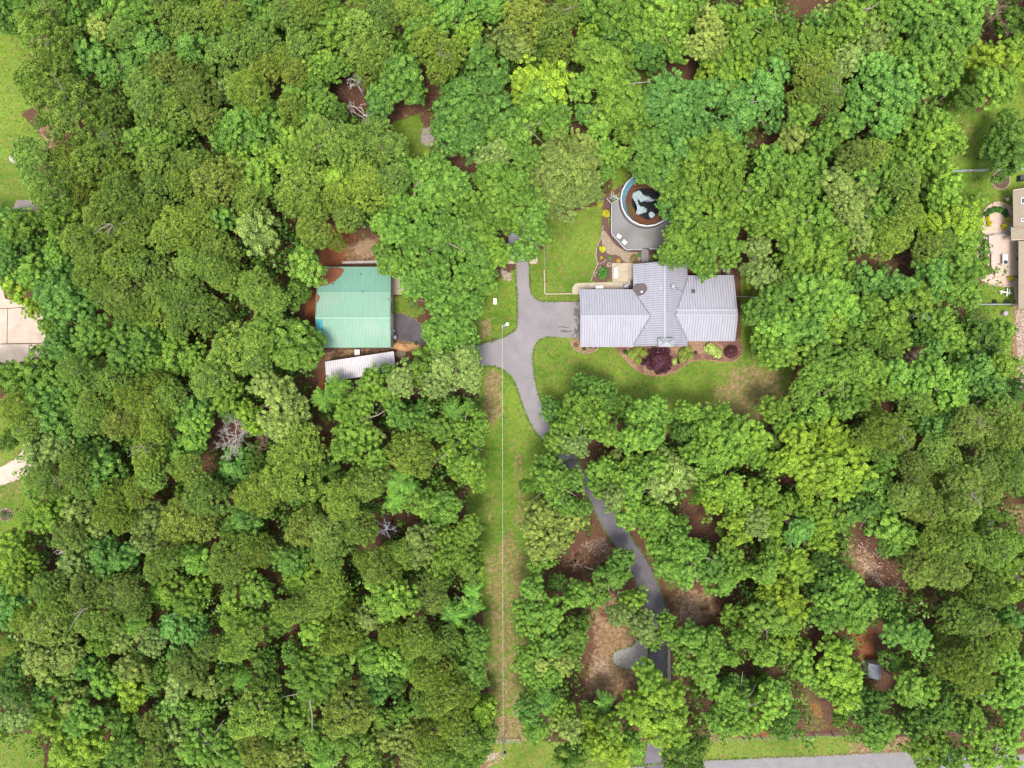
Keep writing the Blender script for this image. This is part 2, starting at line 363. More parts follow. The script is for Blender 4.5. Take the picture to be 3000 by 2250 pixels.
# ring of big faces out to the horizon, joined to the same sheet
def npmesh(me, co, q, attr=None):
    me.vertices.add(len(co)); me.vertices.foreach_set('co', np.asarray(co, np.float32).ravel())
    me.loops.add(q.size); me.loops.foreach_set('vertex_index', q.astype(np.int32).ravel())
    me.polygons.add(len(q)); me.polygons.foreach_set('loop_start', (np.arange(len(q))*q.shape[1]).astype(np.int32))
    me.update(calc_edges=True)
    if attr is not None:
        a = me.attributes.new('var', 'FLOAT', 'FACE'); a.data.foreach_set('value', attr.astype(np.float32))
n0 = len(co); far = 3000
cor = [idx[0, 0], idx[0, -1], idx[-1, -1], idx[-1, 0]]
ext = np.array([(-far, -far, 0), (far, -far, 0), (far, far, 0), (-far, far, 0)], float)
co = np.concatenate([co, ext])
npmesh(me, co, q)
ring = [(n0, n0+1, *idx[0, ::-1].tolist()), (n0+1, n0+2, *idx[::-1, -1].tolist()), (n0+2, n0+3, *idx[-1, :].tolist()), (n0+3, n0, *idx[:, 0].tolist())]
import bmesh
bm = bmesh.new(); bm.from_mesh(me); bm.verts.ensure_lookup_table()
for r_ in ring: bm.faces.new([bm.verts[int(i)] for i in r_])
bm.to_mesh(me); bm.free()
a = me.attributes.new('splat', 'FLOAT_COLOR', 'POINT')
buf = np.zeros((len(co), 4), np.float32); buf[:n0, 0] = lawn.ravel(); buf[:n0, 1] = tan.ravel(); buf[:n0, 2] = pale.ravel(); buf[:, 3] = 1
a.data.foreach_set('color', buf.ravel())
a = me.attributes.new('rust', 'FLOAT', 'POINT'); b_ = np.zeros(len(co), np.float32); b_[:n0] = rust.ravel(); a.data.foreach_set('value', b_)
def ground_material():
    m = bpy.data.materials.new('ground'); m.use_nodes = True; t = m.node_tree; N = t.nodes; L = t.links
    b = N['Principled BSDF']; b.inputs['Roughness'].default_value = .95; b.inputs['Specular IOR Level'].default_value = .15
    g = N.new('ShaderNodeNewGeometry')
    def noise(s, d=6, r=.6, st=None):
        n = N.new('ShaderNodeTexNoise'); n.inputs['Scale'].default_value = s; n.inputs['Detail'].default_value = d; n.inputs['Roughness'].default_value = r
        if st:
            mp = N.new('ShaderNodeMapping'); mp.inputs['Scale'].default_value = st; L.new(g.outputs['Position'], mp.inputs[0]); L.new(mp.outputs[0], n.inputs['Vector'])
        else: L.new(g.outputs['Position'], n.inputs['Vector'])
        return n.outputs['Fac']
    def ramp(f, stops):
        c = N.new('ShaderNodeValToRGB'); L.new(f, c.inputs[0]); e = c.color_ramp.elements
        while len(e) < len(stops): e.new(.5)
        for k, (p, col) in enumerate(stops): e[k].position = p; e[k].color = (*col, 1)
        return c.outputs[0]
    def mix(f, a, b2):
        x = N.new('ShaderNodeMix'); x.data_type = 'RGBA'
        if hasattr(f, 'links'): L.new(f, x.inputs[0])
        else: x.inputs[0].default_value = f
        L.new(a, x.inputs[6]); L.new(b2, x.inputs[7]); return x.outputs[2]
    def mth(op, a, b2=None, c=None):
        x = N.new('ShaderNodeMath'); x.operation = op
        for k, v in enumerate((a, b2, c)):
            if v is None: continue
            if hasattr(v, 'links'): L.new(v, x.inputs[k])
            else: x.inputs[k].default_value = v
        return x.outputs[0]
    def mask(at, ns, lo, hi, amp=.7):
        s = mth('ADD', at, mth('MULTIPLY', mth('SUBTRACT', ns, .5), amp))
        r = N.new('ShaderNodeMapRange'); r.interpolation_type = 'SMOOTHSTEP'; r.inputs[1].default_value = lo; r.inputs[2].default_value = hi; L.new(s, r.inputs[0]); return r.outputs[0]
    at = N.new('ShaderNodeAttribute'); at.attribute_name = 'splat'; sp = N.new('ShaderNodeSeparateColor'); L.new(at.outputs['Color'], sp.inputs[0])
    ar = N.new('ShaderNodeAttribute'); ar.attribute_name = 'rust'
    fine = noise(2.6, 9, .75); mid = noise(.55, 7, .65); big = noise(.09, 5, .6); fine2 = noise(1.3, 9, .7)
    litter = mix(mid, ramp(fine, [(.3, (.042, .021, .014)), (.55, (.088, .045, .030)), (.72, (.165, .105, .074))]), ramp(fine, [(.3, (.045, .022, .012)), (.7, (.095, .048, .028))]))
    rustc = ramp(fine, [(.3, (.12, .036, .014)), (.7, (.21, .08, .036))])
    tanc = ramp(fine2, [(.3, (.085, .055, .024)), (.5, (.165, .105, .055)), (.7, (.27, .185, .12))])
    palec = ramp(fine, [(.35, (.16, .115, .09)), (.65, (.33, .26, .22))])
    st1 = noise(.5, 5, .6, (1, 2.6, 1))
    gr = mix(ramp(big, [(.38, (0, 0, 0)), (.62, (1, 1, 1))]), ramp(fine2, [(.3, (.034, .080, .006)), (.7, (.064, .128, .010))]), ramp(fine2, [(.3, (.078, .132, .012)), (.7, (.140, .205, .028))]))
    gr = mix(ramp(st1, [(.48, (0, 0, 0)), (.68, (.75, .75, .75))]), gr, ramp(fine2, [(.3, (.085, .095, .016)), (.7, (.155, .142, .036))]))
    c = mix(mask(ar.outputs['Fac'], mid, .35, .65), litter, rustc)
    tmix = mth('ADD', mth('MULTIPLY', mid, .45), mth('MULTIPLY', fine2, .55))
    c = mix(mask(sp.outputs[1], tmix, .3, .8, 2.4), c, tanc)
    c = mix(mask(sp.outputs[0], fine2, .38, .66, .8), c, gr)
    c = mix(mth('MULTIPLY', mask(mth('MULTIPLY', sp.outputs[0], .5), noise(.8, 8, .75), .42, .8, 1.5), .55), c, ramp(fine, [(.3, (.10, .075, .022)), (.7, (.19, .135, .055))]))
    tl = mask(sp.outputs[1], tmix, .45, 1.0, 2.6)
    c = mix(mth('MULTIPLY', tl, .85), c, tanc)
    c = mix(mask(sp.outputs[2], fine, .4, .7, .9), c, palec)
    L.new(c, b.inputs['Base Color'])
    bp = N.new('ShaderNodeBump'); bp.inputs['Strength'].default_value = .5; bp.inputs['Distance'].default_value = .15; L.new(noise(3.2, 8, .7), bp.inputs['Height']); L.new(bp.outputs[0], b.inputs['Normal'])
    return m
me.materials.append(ground_material())
go = bpy.data.objects.new('ground', me); C.objects.link(go); go['kind'] = 'structure'

# ------------------------------------------------------------------ roads, drives, paths, beds
EDGES = []
def sheet(name, pts, z, m, th=.0, kind='structure', smooth_n=0, parent=None):
    if name in ('driveway', 'lane', 'road', 'parking_pad', 'gravel_patch', 'front_bed', 'garden_bed', 'corner_bed', 'curved_path'): EDGES.append((name, [tuple(p) for p in pts]))
    p = chaikin(pts, smooth_n) if smooth_n else pts
    b = MB(); w = [W(x, y) for x, y in p]
    if th: b.prism(w, z-th, z)
    else: b.sheet(w, z)
    o = b.build(name, m, parent)
    if kind: o['kind'] = kind
    return o
sheet('driveway', A([(1510,764),(1512,810),(1514,850),(1515.5,910),(1514,955),(1508,968),(1480,986),(1440,1000),(1409,1009),(1340,1012),(1262,990),(1250,1012),(1330,1045),(1409,1071),(1452,1074),(1480,1086),
  (1503,1110),(1519,1150),(1533,1195),(1550,1235),(1567,1263),(1600,1303),(1632,1345),(1660,1395),(1700,1435),(1712,1380),(1690,1340),(1640,1290),(1612,1250),(1603,1230),(1589,1190),(1575,1145),(1565,1100),(1561,1050),(1565,1017),(1578,997),
  (1600,988),(1680,990),(1702,991),(1702,885),(1620,884),(1582,881),(1562,870),(1554,850),(1551,820),(1551,764)]), .014, M['drive'])
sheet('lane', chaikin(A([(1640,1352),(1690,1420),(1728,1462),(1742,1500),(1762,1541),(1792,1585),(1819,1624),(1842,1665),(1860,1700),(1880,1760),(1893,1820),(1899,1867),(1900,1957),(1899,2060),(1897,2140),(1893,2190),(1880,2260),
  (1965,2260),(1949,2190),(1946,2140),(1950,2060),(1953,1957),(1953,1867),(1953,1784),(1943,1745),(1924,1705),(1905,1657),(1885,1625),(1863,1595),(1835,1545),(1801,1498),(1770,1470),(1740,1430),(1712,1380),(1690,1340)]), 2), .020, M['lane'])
sheet('pathway', A([(1949,1784),(1960,1784),(1964,1930),(1966,2000),(1950,2000)]), .010, M['gravel'])
sheet('gravel_patch', chaikin(A([(1898,1868),(1865,1876),(1850,1895),(1800,1905),(1790,1935),(1820,1960),(1870,1962),(1900,1955)]), 2), .012, M['gravel'])
sheet('road', A([(-900,2400),(1500,2274),(1760,2256),(1900,2240),(2076,2226),(2200,2221),(2400,2214),(2560,2205),(2670,2201),(2760,2202),(3000,2210),(3900,2240),(3900,2400),(3000,2330),(2670,2321),(1500,2372),(-900,2480)]), .016, M['road'])
sheet('parking_pad', chaikin(A([(1152,916),(1185,919),(1213,931),(1233,950),(1245,980),(1262,990),(1256,1012),(1228,1013),(1205,1002),(1152,1000)]), 1), .024, M['pad'])
sheet('concrete_pad', A([(1150,803),(1190,803),(1194,862),(1150,864)]), .03, M['patio'])
# concrete yard at the left edge, each slab a piece
cy = bpy.data.objects.new('concrete_yard', None); C.objects.link(cy); cy['kind'] = 'structure'; cy.location = W(60, 960)
for pts in ([(-200,1058),(-200,1011),(86,1008),(83,1054),(28,1067),(0,1060)], [(88,1008),(143,1006),(141,1052),(85,1054)], [(-200,1009),(-200,905),(22,905),(20,1006),(-20,1008)], [(24,905),(105,898),(125,922),(143,990),(143,1004),(22,1006)], [(-200,903),(-200,800),(-30,800),(10,850),(15,875),(76,890),(103,896),(24,903)]):
    MB().prism([W(x, y) for x, y in pts], -.1, .05).build('slab', M['concrete'], cy)
sheet('curved_path', chaikin(A([(-100,1395),(0,1369),(30,1352),(51,1339),(70,1315),(85,1290),(104,1300),(100,1350),(88,1383),(70,1398),(47,1408),(0,1424),(-100,1450)]), 1), .03, M['concrete'])
sr = random.Random(21)
for k in range(34):                         # dark blotches worn into the drive by the garage door
    px, py = (1700-abs(sr.gauss(0, 9)), sr.uniform(888, 988)) if k < 29 else (sr.uniform(1640, 1680), sr.gauss(965, 6)); rx, ry = sr.uniform(2, 7), sr.uniform(3, 9)
    if k > 28: rx, ry = sr.uniform(10, 22), sr.uniform(1, 2.5)
    sheet('drive_stain', [(min(1700, px+rx*sr.uniform(.6, 1.2)*math.cos(t)), py+ry*sr.uniform(.6, 1.2)*math.sin(t)) for t in np.linspace(0, 6.28, 18, endpoint=False)], .018+.0008*k, M['stain'])
# patio and its walk
po = bpy.data.objects.new('patio', None); C.objects.link(po); po['kind'] = 'structure'; po.location = W(1820, 800)
s5 = 5.773
MB().prism([W(x, y) for x, y in cv(1680, 740, s5, [(653,178),(935,176),(935,325),(653,325)])], -.1, .05).build('slab', M['patio'], po)
MB().prism([W(x, y) for x, y in cv(1680, 740, s5, [(653,329),(935,329),(935,495),(653,495)])], -.1, .05).build('slab', M['patio'], po)
MB().prism([W(x, y) for x, y in cv(1680, 740, s5, [(939,176),(1290,168),(1290,560),(939,560)])], -.1, .05).build('slab', M['patio'], po)
MB().prism([W(x, y) for x, y in cv(1680, 740, s5, [(653,499),(935,499),(935,640),(460,640),(418,600),(418,506)])], -.1, .05).build('slab', M['patio'], po)
MB().prism([W(x, y) for x, y in cv(1680, 740, s5, [(414,506),(414,600),(300,610),(200,615),(200,512)])], -.1, .05).build('slab', M['patio'], po)
MB().prism([W(x, y) for x, y in cv(1680, 740, s5, [(196,512),(80,515),(30,530),(-5,565),(-22,620),(-22,710),(120,705),(120,640),(196,616)])], -.1, .05).build('slab', M['patio'], po)
# planting beds
s3 = 3.687
bedm = chaikin(cv(1640, 800, s3, [(570,780),(640,850),(700,930),(780,1020),(900,1090),(1050,1112),(1200,1090),(1300,1030),(1380,965),(1450,942),(1560,935),(1700,950),(1850,962),(1935,925),(1975,850),(1965,740),(1890,700),(1600,690),(1000,690)]), 2)
sheet('front_bed', bedm, .022, M['mulchlt'])
bedl = chaikin(cv(1640, 800, s3, [(112,715),(125,790),(200,855),(300,868),(400,835),(425,770),(200,700)]), 2)
sheet('corner_bed', bedl, .022, M['mulchlt'])
s4 = 3.95
rg = chaikin(cv(1660, 500, s4, [(350,370),(420,440),(410,520),(400,670),(415,740),(360,850),(335,950),(355,1070),(330,1150),(268,1290),(525,1290),(525,1072),(870,1066),(1150,1066),(1200,900),(700,860),(480,700),(500,380),(620,250),(700,120),(560,220),(450,300)]), 1)
sheet('garden_bed', rg, .010, M['mulch'])
sheet('flagstone_path', chaikin(cv(1660, 500, s4, [(412,660),(490,760),(560,860),(690,940),(860,945),(865,1060),(660,1062),(640,990),(560,960),(480,975),(420,880),(400,800)]), 2), .018, M['flag'])
sheet('side_bed', A([(2100,770),(2150,765),(2150,808),(2100,808)]), .02, M['mulch'])
sheet('mulch_ring', [(2931+27*math.cos(t), 528+27*math.sin(t)) for t in np.linspace(0, 6.28, 24, endpoint=False)], .02, M['mulch'])
sheet('round_bed', [(18+20*math.cos(t), 1507+18*math.sin(t)) for t in np.linspace(0, 6.28, 24, endpoint=False)], .02, M['mulch'])
rnd = random.Random(5)
def stones(name, path, size, m, label, cat, closed=False, jit=.2, group=None, hgt=.18):
    b = MB(); pts = [W(x, y) for x, y in path]
    if closed: pts.append(pts[0])
    for a_, c_ in zip(pts, pts[1:]):
        d = (c_-a_); n = max(1, int(d.length/size))
        for k in range(n):
            p = a_ + d*((k+.5)/n); s_ = size*rnd.uniform(.75, 1.0); ang = math.atan2(d.y, d.x)+rnd.uniform(-.25, .25)
            z = hgt*rnd.uniform(.7, 1.2)
            w_ = s_*.46; l_ = s_*.5
            vs = []
            for zz, k2 in ((0.0, 1.0), (z, .78)):
                for x, y in ((-l_, -w_*.6), (-l_*.5, -w_), (l_*.6, -w_), (l_, w_*.3), (l_*.5, w_), (-l_*.7, w_*.9)):
                    x *= k2; y *= k2; vs.append((p.x+x*math.cos(ang)-y*math.sin(ang)+rnd.uniform(-jit, jit)*.1, p.y+x*math.sin(ang)+y*math.cos(ang)+rnd.uniform(-jit, jit)*.1, zz))
            b.add(vs, [(6,7,8,9,10,11)] + [(i, (i+1) % 6, (i+1) % 6+6, i+6) for i in range(6)])
    o = b.build(name, m, None, kind='stuff'); setp(o, label, cat, group); return o
stones('stone_edging', bedm[4:52], .3, M['redstone'], 'low reddish edging stones curving round the front flower bed', 'edging')
stones('stone_edging', bedl[0:22], .3, M['stone'], 'short ring of edging stones at the garage corner bed', 'edging')
stones('stone_edging', cv(1660, 500, s4, [(500,972),(540,966),(590,975),(630,1000),(650,1035)]), .3, M['stone'], 'pale arc of stones in the bed beside the patio', 'edging', hgt=.3)
stones('stone_edging', cv(1660, 500, s4, [(355,1082),(400,1075),(440,1050),(455,1030)]), .3, M['stone'], 'short pale stone row above the green patio shrub', 'edging', hgt=.3)
stones('stone_edging', cv(1660, 500, s4, [(420,640),(400,780),(345,890),(338,990),(360,1080),(330,1150),(275,1280)]), .28, M['rock'], 'dark stone border between back lawn and garden bed', 'edging')
stones('stone_edging', cv(1660, 500, s4, [(480,1060),(470,1100),(500,1060),(510,1110),(450,1110),(380,1120),(350,1170),(320,1230)]), .3, M['stone'], 'loose pale rocks heaped around the green patio shrub', 'rocks', hgt=.3)
stones('stone_edging', cv(1660, 500, s4, [(730,1000),(780,965),(860,955)]), .28, M['redstone'], 'short reddish edging beside the wooden walkway to the pool', 'edging')
stones('stone_ring', [(2931+27*math.cos(t), 528+27*math.sin(t)) for t in np.linspace(0, 6.28, 18)], .3, M['stone'], 'ring of stones round the brown mulch circle on the right lawn', 'edging')
stones('stone_ring', [(18+20*math.cos(t), 1507+18*math.sin(t)) for t in np.linspace(0, 6.28, 18)], .3, M['rock'], 'stone ring round the small round bed at the left edge', 'edging')
b = MB()
for k in range(420):                        # pale stones scattered over the red clearing lower right
    t = rnd.random(); x = 2500+t*130+rnd.gauss(0, 26); y = 1585+t*150+rnd.gauss(0, 14)
    if k % 2: x = 2518+t*90+rnd.gauss(0, 4); y = 1640+t*100+rnd.gauss(0, 5)
    p = W(x, y); s_ = rnd.uniform(.05, .12); b.add([(p.x-s_, p.y-s_*.6, 0), (p.x+s_, p.y-s_, 0), (p.x+s_*.7, p.y+s_, 0), (p.x-s_, p.y+s_*.8, 0), (p.x, p.y, s_)], [(0,1,4),(1,2,4),(2,3,4),(3,0,4)])
setp(b.build('pebbles', M['pebble'], None, kind='stuff'), 'pale stones scattered across the red dirt clearing in the lower right woods', 'stones')
b = MB()
for k in range(260):
    x = rnd.gauss(2855, 30); y = rnd.gauss(1165, 22)
    if k % 3 == 0: x = rnd.gauss(2675, 20); y = rnd.gauss(1055, 18)
    p = W(x, y); s_ = rnd.uniform(.08, .2); b.add([(p.x-s_, p.y-s_*.6, 0), (p.x+s_, p.y-s_, 0), (p.x+s_*.7, p.y+s_, 0), (p.x-s_, p.y+s_*.8, 0), (p.x, p.y, s_)], [(0,1,4),(1,2,4),(2,3,4),(3,0,4)])
setp(b.build('leaf_litter', M['pebble'], None, kind='stuff'), 'pale rubble lying among the trees near the right edge', 'rubble')
# ------------------------------------------------------------------ buildings
def ribs(q, n, w, h, t0=0.0, t1=1.0):       # ribs from edge q0-q1 to edge q3-q2 of a roof plane
    q = [Vector(p) for p in q]; nrm = (q[1]-q[0]).cross(q[3]-q[0]).normalized()
    if nrm.z < 0: nrm = -nrm
    b = MB()
    for i in range(n):
        t = t0 + (t1-t0)*(i+.5)/n
        b.bar(q[0].lerp(q[1], t)+nrm*(h/2-.004), q[3].lerp(q[2], t)+nrm*(h/2-.004), w, h, nrm)
    return b
def gable_body(x0, x1, ya, yr, yb, za, zr, zb, axis='x', drop=.14, base=0.0):
    """pentagon section walls: ridge along axis; (ya, za) one eave, (yb, zb) the other"""
    b = MB(); sec = [(ya, base), (yb, base), (yb, zb-drop), (yr, zr-drop), (ya, za-drop)]
    f = (lambda x, y, z: (x, y, z)) if axis == 'x' else (lambda x, y, z: (y, x, z))
    vs = [f(x0, y, z) for y, z in sec] + [f(x1, y, z) for y, z in sec]
    b.add(vs, [(0,1,2,3,4), (9,8,7,6,5)] + [(i, i+5, (i+1) % 5+5, (i+1) % 5) for i in range(5)])
    return b
def window(par, c, w, h, axis, out, name='window', pane=None, m=None):
    """axis: wall runs along 'x' or 'y'; out: +1/-1 outward direction"""
    c = Vector(c); b = MB(); t = .07; d = .05
    for dx, dz, ww, hh in ((0, h/2, w+2*t, t), (0, -h/2, w+2*t, t), (-w/2, 0, t, h-.01), (w/2, 0, t, h-.01), (0, 0, .04, h-.02)):
        dims = (ww, d*2, hh) if axis == 'x' else (d*2, ww, hh)
        off = Vector((dx, 0, dz)) if axis == 'x' else Vector((0, dx, dz))
        b.box(c+off, dims)
    fr = b.build(name, m or M['white'], par)
    o = Vector((0, out*.012, 0)) if axis == 'x' else Vector((out*.012, 0, 0))
    MB().box(c+o, (w, .02, h) if axis == 'x' else (.02, w, h)).build('pane', pane or M['glass'], fr)
    return fr
ZE, ZR = 3.0, 6.2
hb = W(1925, 920); house = thing('house', (hb.x, hb.y, 0), 'large house with a pale grey standing-seam metal roof at the end of the driveway', 'house')
def wing(name, q, n, cap=None, m='metal', w=.055, h=.05, rm='seam'):
    r = MB().slab(q, .09).build(name, M[m], house)
    r2 = ribs(q, n, w, h).build('standing_seams', M[rm], r, kind='stuff'); return r
zl = 4.8; zc = 3.02
# left wing: eave-left, eave-right, ridge-right, ridge-left
L_TL, L_TR = W(1698.5, 848.5, ZE), W(1900, 847.5, ZE); L_RL, L_RR = W(1702, 925.5, zl), W(1930, 924.5, zl)
L_BL, L_BR = W(1700.5, 1015.5, ZE), W(1900, 1013.5, ZE)
def ext(q0, q1, q2, q3): return [q0, q1, q2, q3]
lx1 = W(1922, 0, ZE).x; xr = lx1
wing('roof', [L_TL, Vector((xr, L_TR.y, ZE)), Vector((xr, L_RL.y, zl)), L_RL], 30)
wing('roof', [L_BL, Vector((xr, L_BR.y, ZE)), Vector((xr, L_RL.y, zl)), L_RL], 30)
MB().bar(L_RL+Vector((0, 0, .04)), Vector((xr, L_RL.y, zl+.04)), .32, .05).build('ridge_cap', M['cap'], house)
# right wing
R_TL, R_TR = W(2000, 808, ZE), W(2148, 807, ZE); R_RR = W(2160.5, 923, zl); R_BR = W(2152, 998.5, ZE)
x0 = W(1966, 0, ZE).x; xe = (R_TR.x+R_RR.x)/2
ky = W(0, 908, 4.62).y
wing('roof', [Vector((x0, R_TL.y, ZE)), R_TR, Vector((R_RR.x-.02, ky, 4.60)), Vector((x0, ky, 4.60))], 24)
wing('roof', [Vector((x0, ky, 4.66)), Vector((R_RR.x, ky, 4.66)), R_RR+Vector((0, 0, 0)), Vector((x0, R_RR.y, zl))], 24)
wing('roof', [Vector((x0, R_BR.y, ZE)), R_BR, R_RR, Vector((x0, R_RR.y, zl))], 24)
MB().bar(Vector((x0, R_RR.y, zl+.04)), R_RR+Vector((0, 0, .04)), .32, .05).build('ridge_cap', M['cap'], house)
MB().bar(Vector((x0, ky, 4.70)), Vector((R_RR.x, ky, 4.70)), .34, .06).build('ridge_cap', M['cap'], house)
# centre block, ridge running up the photo
cxl, cxr, cx = W(1856.5, 0, ZE+.12).x, W(2014, 0, ZE+.12).x, W(1947.5, 0, ZR).x
cyt, cyb = W(0, 776, ZE).y, W(0, 1013.5, ZE).y; cyrt = cyt
zce = ZE+.12; zcr = zce + (zl-zce)*1.0*((cx-cxl)/max(.1, (W(1906, 0, zl).x-cxl)))
zcr = min(zcr, 6.6)
wing('roof', [Vector((cxl, cyt, zce)), Vector((cxl, cyb, zce)), Vector((cx, cyb, zcr)), Vector((cx, cyt, zcr))], 36)
wing('roof', [Vector((cxr, cyt, zce)), Vector((cxr, cyb, zce)), Vector((cx, cyb, zcr)), Vector((cx, cyt, zcr))], 36)
MB().bar(Vector((cx, cyb, zcr+.04)), Vector((cx, cyt, zcr+.04)), .34, .05).build('ridge_cap', M['cap'], house)
# valley flashings follow where the planes meet
def zc_at(x): return zce+(zcr-zce)*((x-cxl)/(cx-cxl)) if x < cx else zce+(zcr-zce)*((cxr-x)/(cxr-cx))
def valley(ye, yr, side, zr_=zl, ze_=ZE):
    pts = []
    for k in range(15):
        z = ze_+.14+(zr_-ze_-.14)*k/14; y = ye+(yr-ye)*(z-ze_)/(zr_-ze_)
        f = (z-zce)/(zcr-zce); f = max(f, 0); x = cxl+(cx-cxl)*f if side < 0 else cxr-(cxr-cx)*f
        pts.append(Vector((x, y, z+.07)))
    return pts
for ye, yr, sd in ((L_TL.y, L_RL.y, -1), (L_BL.y, L_RL.y, -1), (R_TL.y, R_RR.y, 1), (R_BR.y, R_RR.y, 1)):
    p = valley(ye, yr, sd); MB().tube(p, .11, 5).build('valley_flashing', M['flash'], house)
# gable trims
for a_, b_ in ((L_TL, L_RL), (L_RL, L_BL), (R_TR, R_RR), (R_RR, R_BR)):
    MB().bar(a_+Vector((0, 0, .0)), b_+Vector((0, 0, .0)), .14, .2).build('gable_trim', M['cap'], house)
for x in (cxl, cxr):
    for y in (cyt, cyb): MB().bar(Vector((x, y, zce)), Vector((cx, y, zcr)), .14, .2).build('gable_trim', M['cap'], house)
for a_, b_ in ((L_TL, Vector((cxl, L_TL.y, ZE))), (L_BL, Vector((cxl, L_BL.y, ZE))), (Vector((cxr, R_TL.y, ZE)), R_TR), (Vector((cxr, R_BR.y, ZE)), R_BR), (Vector((cxl, cyt, zce)), Vector((cxl, L_TL.y, zce)))):
    MB().bar(a_+Vector((0, 0, -.06)), b_+Vector((0, 0, -.06)), .13, .12).build('gutter', M['cap'], house)
i_ = .45
gable_body(L_TL.x+i_, lx1-.6, L_TL.y-i_, L_RL.y, L_BL.y+i_, ZE+.1, zl, ZE+.1).build('wall', M['brick'], house)
gable_body(x0+.6, R_TR.x-i_, R_TL.y-i_, R_RR.y, R_BR.y+i_, ZE+.1, zl, ZE+.1).build('wall', M['brick'], house)
gable_body(cyb+i_, cyt-i_, cxl+i_, cx, cxr-i_, zce+.1, zcr, zce+.1, axis='y').build('wall', M['brick'], house)
for px in (1740, 1790, 1830): window(house, Vector((W(px, 0).x, L_BL.y+i_-.02, 1.6)), 1.3, 1.2, 'x', -1)
for px in (2045, 2110): window(house, Vector((W(px, 0).x, R_BR.y+i_-.02, 1.6)), 1.3, 1.2, 'x', -1)
window(house, Vector((W(1895, 0).x, cyb+i_-.02, 1.6)), 1.6, 1.3, 'x', -1)
gd = MB().box((L_TL.x+i_-.02, (L_TL.y+L_BL.y)/2, 1.15), (.08, 4.9, 2.3)).build('garage_door', M['white'], house)
for k in range(5): MB().box((L_TL.x+i_-.075, (L_TL.y+L_BL.y)/2, .25+k*.45), (.03, 4.7, .38)).build('door_panel', M['white'], gd)
# chimney with its four-sided metal cap on the front gable
chz = zcr+.25; ch = W(1951, 1005, chz)
b = MB().box((ch.x, ch.y+.1, chz/2), (2.45, 1.15, chz)); chm = b.build('chimney', M['brick'], house)
hx, hy = 1.35, .74
MB().add([(ch.x-hx, ch.y+.1-hy, chz+.02), (ch.x+hx, ch.y+.1-hy, chz+.02), (ch.x+hx, ch.y+.1+hy, chz+.02), (ch.x-hx, ch.y+.1+hy, chz+.02), (ch.x-.45, ch.y+.1, chz+.5), (ch.x+.45, ch.y+.1, chz+.5)],
         [(0,1,5,4), (1,2,5), (2,3,4,5), (3,0,4), (3,2,1,0)]).build('chimney_cap', M['grey'], chm)
for sx in (-1, 1):
    for sy in (-1, 1): MB().bar((ch.x+sx*hx, ch.y+.1+sy*hy, chz+.04), (ch.x+sx*.45, ch.y+.1, chz+.53), .08, .04).build('cap_seam', M['seam'], chm)
# things on the roof
def on_roof(px, py):
    for _ in range(1): p = W(px, py, 4.6)
    return Vector((p.x, p.y, zc_at(p.x)))
p = on_roof(1877, 849)
pt = chaikin(cv(1680, 740, s5, [(1022,520),(1180,515),(1235,570),(1240,640),(1180,720),(1080,735),(1022,680)]), 1)
w = [W(x, y, 4.0) for x, y in pt]; MB().add([Vector((v.x, v.y, zc_at(v.x)+.058)) for v in w], [tuple(range(len(w)))]).build('stained_patch', mat('roof_stain', (.075, .058, .056), .9, var=.12, scale=2.5, stretch=(1, 6, 1)), house)
def pipe(px, py, r=.09, h=.4, m='white'):
    p = on_roof(px, py); MB().tube([p-Vector((0, 0, .1)), p+Vector((0, 0, h))], r, 10).build('vent_pipe', M[m], house)
pipe(1881.5, 853.5, .17, .3); pipe(1931, 847, .08, .3)
def wz(px, py):
    p = W(px, py, 4.2); z = ZE+(4.6-ZE)*(R_TL.y-p.y)/(R_TL.y-ky) if p.y > ky else zl; return Vector((p.x, p.y, z))
p = wz(2032, 853); v = MB().box(p+Vector((0, 0, .16)), (.5, .5, .36)).build('roof_vent', M['dark'], house)
MB().box(p+Vector((0, 0, .36)), (.62, .62, .05)).build('cap', M['dark'], v)
p = wz(2067, 852.5); MB().tube([p-Vector((0, 0, .1)), p+Vector((0, 0, .25))], .13, 10).build('vent_pipe', M['cap'], house)
p = wz(2031, 903); MB().tube([p-Vector((0, 0, .1)), p+Vector((0, 0, .3))], .08, 10).build('vent_pipe', M['white'], house)
p = on_roof(1968, 842); fl = MB().box(p+Vector((-.15, 0, .45)), (.35, .45, .7)).build('flue', M['grey'], house)
MB().box(p+Vector((-.1, 0, .83)), (.5, .6, .06)).build('flue_cap', M['grey'], fl)
q = on_roof(1999, 853); MB().bar(p+Vector((.3, 0, .5)), q+Vector((0, 0, .1)), .1, .05).build('flue_brace', M['flash'], house)

# ---------------- green roofed workshop
wb = W(1037, 900); bn = thing('workshop', (wb.x, wb.y, 0), 'big workshop with a mint green ribbed metal roof and rust brown straw on one corner', 'workshop')
ze, zr = 3.6, 5.4
TL, TR = W(931, 782.5, ze), W(1144.5, 782.5, ze); ML, MR = W(929, 853.5, 4.45), W(1144, 853.5, 4.45); RL, RR = W(924.5, 931.5, zr), W(1143, 932, zr)
BL, BR = W(930, 1018, ze), W(1144.5, 1017.5, ze)
for q, n, m in (([TL, TR, MR, ML], 52, 'greendk'), ([ML, MR, RR, RL], 52, 'green'), ([BL, BR, RR, RL], 52, 'green')):
    r = MB().slab(q, .1).build('roof', M[m], bn); ribs(q, n, .05, .035).build('roof_ribs', M['greenrib'], r, kind='stuff')
MB().bar(RL+Vector((0, 0, .05)), RR+Vector((0, 0, .05)), .45, .06).build('ridge_cap', M['green'], bn)
MB().bar(ML+Vector((0, 0, .03)), MR+Vector((0, 0, .03)), .14, .05).build('roof_joint', M['greenrib'], bn)
